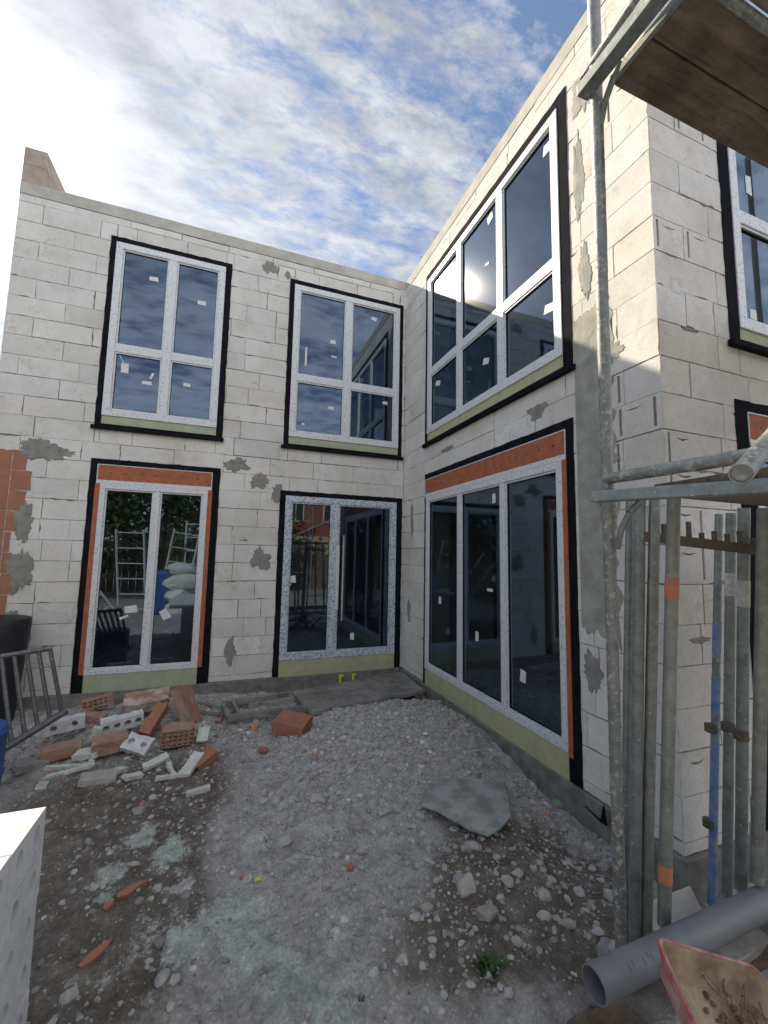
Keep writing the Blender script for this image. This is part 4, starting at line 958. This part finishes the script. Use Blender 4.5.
# mortar tub
O = P(657, 938, 1.20); X1 = P(757, 968, 1.26)
Y1 = min((P(711, 1066, .7+.01*i) for i in range(60)), key=lambda q: abs((q-O).normalized().dot((X1-O).normalized())))
ex = (X1-O).normalized(); ey = (Y1-O); ey = (ey-ex*ey.dot(ex)).normalized(); ez = ex.cross(ey)
if ez.dot(CAM-O) < 0: ez = -ez
LX, LY, DZ = (X1-O).length, .42, .075
tub = empty('mortar_tub', O+ex*LX/2+ey*LY/2-ez*DZ, 'red-rimmed plastic mortar tub, crusted beige inside, tipped on the boards', 'tub')
def rr(inset, rad, dz, n=6):
    pts = []
    for (cx, cy, a0) in ((LX-rad, LY-rad, 0), (rad, LY-rad, 90), (rad, rad, 180), (LX-rad, rad, 270)):
        for i in range(n+1):
            a = R(a0+90*i/n); r_ = rad-inset
            pts.append(O+ex*(cx+r_*math.cos(a))+ey*(cy+r_*math.sin(a))-ez*dz)
    return pts
def loft(b, loops, cap=False):
    n = len(loops[0]); b.add([v for l in loops for v in l], [(j*n+i, j*n+(i+1) % n, (j+1)*n+(i+1) % n, (j+1)*n+i) for j in range(len(loops)-1) for i in range(n)]+([tuple((len(loops)-1)*n+i for i in range(n))] if cap else []))
b = MB(); loft(b, [rr(.04, .05, DZ), rr(.006, .024, .012), rr(-.004, .024, .010), rr(-.004, .024, -.002), rr(.0045, .024, -.003)]); build(b, 'rim', M['redrim'], tub, smooth=True)
b = MB(); loft(b, [rr(.0045, .024, -.002), rr(.017, .024, .02), rr(.046, .05, DZ-.015), rr(.056, .05, DZ-.006)], True); build(b, 'tub_lining', M['tubin'], tub, smooth=True)
b = MB(); rnd = random.Random(3)
for i in range(60):
    c = O+ex*rnd.uniform(.5, .9)*LX+ey*rnd.uniform(.12, .6)*LY-ez*(DZ-.03); d_ = (ex*rnd.gauss(0, 1)+ey*rnd.gauss(0, 1)+ez*.2).normalized(); b.tube(c, c+d_*rnd.uniform(.02, .09), rnd.uniform(.0008, .002), 5)
for i in range(40):
    c = O+ex*rnd.uniform(.4, .85)*LX+ey*rnd.uniform(.12, .7)*LY-ez*(DZ-.012); stone(b, c, rnd.uniform(.004, .012), rnd, 1)
tag(build(b, 'mortar_debris', M['oldwood']), 'dry straw and mortar crumbs lying in the red-rimmed tub', 'debris')
# more rubble under the pile
rnd = random.Random(91); b = MB()
for i in range(260):
    c = P(rnd.uniform(590, 800), rnd.uniform(925, 1060), rnd.uniform(1.75, 2.1)); c.z = min(c.z, -.72)-rnd.uniform(0, .1); stone(b, c, rnd.uniform(.02, .06), rnd, 1, tone=max(.4, rnd.gauss(.6, .15)))
tag(build(b, 'rubble_heap', M['gravel']), 'dark heap of broken rubble under the pipe and boards', 'rubble', kind='stuff')
# weeds
def weed(px, py, r, n, label, seed):
    q = G(px, py); rn = random.Random(seed); b = MB()
    for i in range(n):
        a = rn.uniform(0, 6.28); L_ = r*rn.uniform(.5, 1.1); tl_ = rn.uniform(.3, 1.2); base = q+Vector((rn.gauss(0, r*.35), rn.gauss(0, r*.35), -.003))
        d_ = Vector((math.cos(a)*math.cos(tl_), math.sin(a)*math.cos(tl_), math.sin(tl_))); s_ = Vector((-math.sin(a), math.cos(a), 0))*L_*.13; m_ = base+d_*L_*.5
        b.add([base, m_+s_, base+d_*L_-Vector((0, 0, L_*.12)), m_-s_], [(0, 1, 2), (0, 2, 3)])
    tag(build(b, 'weed', M['weed']), label, 'weed')
weed(490, 972, .07, 240, 'green weed tuft growing from the rubble near the bottom edge', 1)
weed(362, 1002, .03, 40, 'tiny green weed sprout left of the larger tuft', 2)
# ------------------------------------------------------------------ the place behind the camera, seen in the glass
b = MB()  # low wall added out of view, keeps the sun off the yard ground
b.box((XL-4.5, -.02, -1.2), (XL-.01, .22, 2.85)); bw = build(b, 'added_shade_wall', M['clay'], None, .01); tag(bw, 'unseen clay block wall added left of the house to shade the yard', 'wall')
def ladder_frame(x, y, w, h, rot, n, label, z=-.95):
    e_ = empty('scaffold_ladder', (x, y, z), label, 'scaffold frame', 'scaffold frames stacked across the yard', rot)
    for sx in (-w/2, w/2): b = MB(); b.tube((sx, 0, 0), (sx, 0, h), .034, 10); build(b, 'upright', M['white'], e_, smooth=True, local=True)
    for i in range(n): b = MB(); b.tube((-w/2, 0, .15+i*(h-.25)/(n-1)), (w/2, 0, .15+i*(h-.25)/(n-1)), .018, 8); build(b, 'rung', M['white'], e_, smooth=True, local=True)
    return e_
ladder_frame(-5.2, -8.6, .75, 2.6, (R(-14), 0, R(10)), 6, 'scaffold frame leaning at the left across the yard')
ladder_frame(-4.3, -8.9, .75, 2.6, (R(-10), R(8), R(-5)), 6, 'scaffold frame leaning in the middle across the yard')
ladder_frame(-5.9, -8.3, .75, 2.3, (R(-20), R(-30), R(20)), 6, 'scaffold frame fallen askew across the yard')
ladder_frame(-3.6, -9.2, .75, 2.9, (R(-4), 0, R(4)), 7, 'tallest scaffold frame across the yard beside the bags')
for i, (x, y, z, lab) in enumerate([(-3.9, -8.2, -.95, 'bottom white cement bag pile across the yard'), (-3.9, -8.2, -.55, 'second white cement bag pile layer across the yard'), (-3.88, -8.22, -.15, 'third white cement bag pile layer across the yard'), (-3.95, -8.2, .25, 'topmost white cement bag layer across the yard')]):
    b = MB(); stone(b, (x, y, z+.2), .5, random.Random(i), 2, .65, cuts=3)
    for v in b.v: v.z = z+(v.z-z)*.75
    tag(build(b, 'cement_bag', M['bag'], smooth=True), lab, 'bag', 'white cement bags across the yard')
b = MB(); b.box((-4.7, -8.4, -.95), (-4.25, -8.0, .35)); tag(build(b, 'barrel', M['blue'], None, .1), 'blue tall container across the yard', 'container')
def tree(x, y, h, r, seed, label):
    rn = random.Random(seed); e_ = empty('tree', (x, y, -1.0), label, 'tree', 'trees beyond the yard')
    b = MB(); b.tube((x, y, -1), (x+.1, y, h*.6), .16, 10, .06)
    for i in range(8):
        a = rn.uniform(0, 6.3); z = h*rn.uniform(.2, .6); b.tube((x+.05, y, z), (x+math.cos(a)*r*.7, y+math.sin(a)*r*.7, z+h*.2), .05, 6, .015)
    build(b, 'trunk', M['bark'], e_)
    b = MB(); cl = [(rn.uniform(-1, 1)*r*.75, rn.uniform(-1, 1)*r*.75, rn.uniform(.15, .92)*h, rn.uniform(.3, .55)*r) for _ in range(26)]
    for i in range(5200):
        cx, cy, cz, cr = rn.choice(cl); v = Vector((rn.gauss(0, 1), rn.gauss(0, 1), rn.gauss(0, 1))).normalized()*cr*rn.uniform(.6, 1.1)
        c = Vector((x+cx, y+cy, cz))+v; a_ = Vector((rn.gauss(0, 1), rn.gauss(0, 1), rn.gauss(0, 1))).normalized()*rn.uniform(.09, .16); b_2 = a_.cross(Vector((rn.gauss(0, 1), rn.gauss(0, 1), rn.gauss(0, 1)))).normalized()*a_.length*.6
        b.add([c-a_, c+b_2, c+a_, c-b_2], [(0, 1, 2, 3)])
    build(b, 'crown', M['leafm'], e_)
for i, (x, y, h, r, lab) in enumerate([(-8.5, -13, 5.0, 2.3, 'broad tree behind the scaffold frames, leftmost'), (-5.3, -13.5, 5.6, 2.4, 'tall dark tree straight behind the scaffold frames'), (-2.2, -14.5, 4.6, 2.2, 'lower round tree behind the cement bags'), (-11.5, -9, 5.0, 2.4, 'tree at the far left side of the yard'), (-11.5, -4.5, 4.6, 2.2, 'tree beside the added shade wall at the far left'), (6.5, -15, 4.8, 2.2, 'tree right of the red house')]): tree(x, y, h, r, 40+i, lab)
nh = empty('neighbour_house', (2.5, -19, -1), 'red house with tiled roof and white window across the street', 'house')
b = MB(); b.box((-.8, -22, 1.9), (6.5, -18, 4.6)); build(b, 'upper_wall', M['housewall'], nh)
b = MB(); b.box((-.8, -22, -1), (6.5, -18, 1.9)); build(b, 'lower_wall', M['housecream'], nh)
b = MB(); b.add([(-1.2, -22.4, 4.6), (6.9, -22.4, 4.6), (6.9, -17.6, 4.6), (-1.2, -17.6, 4.6), (-1.2, -20, 6.6), (6.9, -20, 6.6)], [(0, 1, 5, 4), (2, 3, 4, 5), (0, 4, 3), (1, 2, 5), (0, 3, 2, 1)]); build(b, 'roof', M['roofred'], nh)
for x in (.3, 2.4, 4.6):
    b = MB(); b.box((x, -17.99, 2.7), (x+1.0, -17.93, 3.9)); wf = build(b, 'window', M['frame'], nh)
    for k in range(2): b = MB(); b.box((x+.08+k*.45, -17.93, 2.8), (x+.47+k*.45, -17.92, 3.8)); build(b, 'pane', M['rubber'], wf)
# scaffold bay across the yard on the right, seen in the entrance door
s2 = empty('scaffold', (1.2, -10.5, -1), 'second scaffold bay standing across the yard', 'scaffold')
for x in (-.6, .4, 1.6, 3.0):
    for y in (-10.2, -11): b = MB(); b.tube((x, y, -1), (x, y, 3.6), .024, 8); build(b, 'standard', M['galv'], s2)
for z in (.2, 1.2, 2.2, 3.2): b = MB(); b.tube((-.7, -10.2, z), (3.1, -10.2, z), .02, 8); build(b, 'ledger', M['galv'], s2)
b = MB(); b.box((-.7, -11, 1.1), (3.1, -10.25, 1.15)); build(b, 'deck', M['deckwood'], s2)
# fence closing the yard
fe = empty('board_fence', (0, -16.5, -1), 'dark board fence closing the far side of the yard', 'fence')
b = MB()
for i in range(90): b.box((-14+i*.3, -16.5, -1), (-13.73+i*.3, -16.47, .9+.03*(i % 3)))
build(b, 'fence_board', M['oldwood'], fe)
# ------------------------------------------------------------------ light
_g = ray(444, 281).normalized(); SD = Vector((-_g.x, _g.y, _g.z)); pass
EL = math.asin(SD.z); AZ = math.atan2(SD.x, SD.y)
ld = bpy.data.lights.new('sun', 'SUN'); ld.energy = 3.0; ld.angle = R(.55); ld.color = (1, .85, .64)
lo = bpy.data.objects.new('sun', ld); COL.objects.link(lo); lo.rotation_euler = SD.to_track_quat('Z', 'Y').to_euler(); lo.location = (0, 0, 12)
w = bpy.data.worlds.new('World'); scn.world = w; w.use_nodes = True; nt = w.node_tree; bg = nt.nodes['Background']
sky = nd(nt, 'ShaderNodeTexSky', sky_type='NISHITA', sun_disc=False, sun_elevation=EL, sun_rotation=AZ, altitude=200, air_density=1.0, dust_density=.3, ozone_density=2.2)
tc = nd(nt, 'ShaderNodeTexCoord'); nrmv = tc.outputs['Generated']
sp = nd(nt, 'ShaderNodeSeparateXYZ'); nt.links.new(nrmv, sp.inputs[0])
def mth(op, a, b=None, c=None):
    n = nd(nt, 'ShaderNodeMath', operation=op)
    for i, v in enumerate((a, b, c)):
        if v is None: continue
        if isinstance(v, (int, float)): n.inputs[i].default_value = v
        else: nt.links.new(v, n.inputs[i])
    return n.outputs[0]
zc = mth('ADD', mth('MAXIMUM', sp.outputs[2], 0.0), .12)
cb = nd(nt, 'ShaderNodeCombineXYZ'); nt.links.new(mth('DIVIDE', sp.outputs[0], zc), cb.inputs[0]); nt.links.new(mth('DIVIDE', sp.outputs[1], zc), cb.inputs[1])
mp = nd(nt, 'ShaderNodeMapping'); mp.inputs['Rotation'].default_value = (0, 0, R(35)); mp.inputs['Scale'].default_value = (1.0, 1.9, 1); mp.inputs['Location'].default_value = (3.1, 1.7, 0); nt.links.new(cb.outputs[0], mp.inputs[0])
c1 = ns(nt, 2.2, 6, .55, .15, vec=mp.outputs[0]); c2 = ns(nt, 8.5, 10, .70, .25, vec=mp.outputs[0]); c3 = ns(nt, 5, 8, .65, .1, vec=mp.outputs[0])
dot = nd(nt, 'ShaderNodeVectorMath', operation='DOT_PRODUCT'); nt.links.new(nrmv, dot.inputs[0]); dot.inputs[1].default_value = SD
near = ramp(nt, dot.outputs['Value'], [(.80, 0), (.95, .10), (1.0, .3)])
cov = mth('ADD', mth('ADD', mth('MULTIPLY', c1, .50), mth('MULTIPLY', c2, .60)), near)
back_fill = ramp(nt, dot.outputs['Value'], [(.0, 1), (.45, 0)]); back = mth('MULTIPLY', back_fill, -.045)  # added cloud behind the camera, thicker and brighter to light the shaded walls
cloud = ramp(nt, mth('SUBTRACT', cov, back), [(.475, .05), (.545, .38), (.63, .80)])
glow = mth('POWER', mth('MAXIMUM', dot.outputs['Value'], 0), 9.0)
glow2 = mth('POWER', mth('MAXIMUM', dot.outputs['Value'], 0), 90.0)
cs = mth('ADD', mth('ADD', mth('ADD', mth('MULTIPLY', ramp(nt, c3, [(.32, .68), (.62, 1.25)]), 4.1), mth('MULTIPLY', back_fill, 6.5)), mth('MULTIPLY', glow, .9)), mth('MULTIPLY', glow2, 9.0))
cc = nd(nt, 'ShaderNodeVectorMath', operation='SCALE'); cc.inputs[0].default_value = (1.0, 1.0, 1.01); nt.links.new(cs, cc.inputs['Scale'])
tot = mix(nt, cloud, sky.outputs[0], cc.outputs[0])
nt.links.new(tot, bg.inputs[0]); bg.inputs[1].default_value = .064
vs_ = scn.view_settings; vs_.view_transform = 'Standard'; vs_.look = 'None'; vs_.exposure = 1.45; vs_.gamma = 1; vs_.use_curve_mapping = False
scn.cycles.max_bounces = 8; scn.cycles.transparent_max_bounces = 12; scn.cycles.use_denoising = True
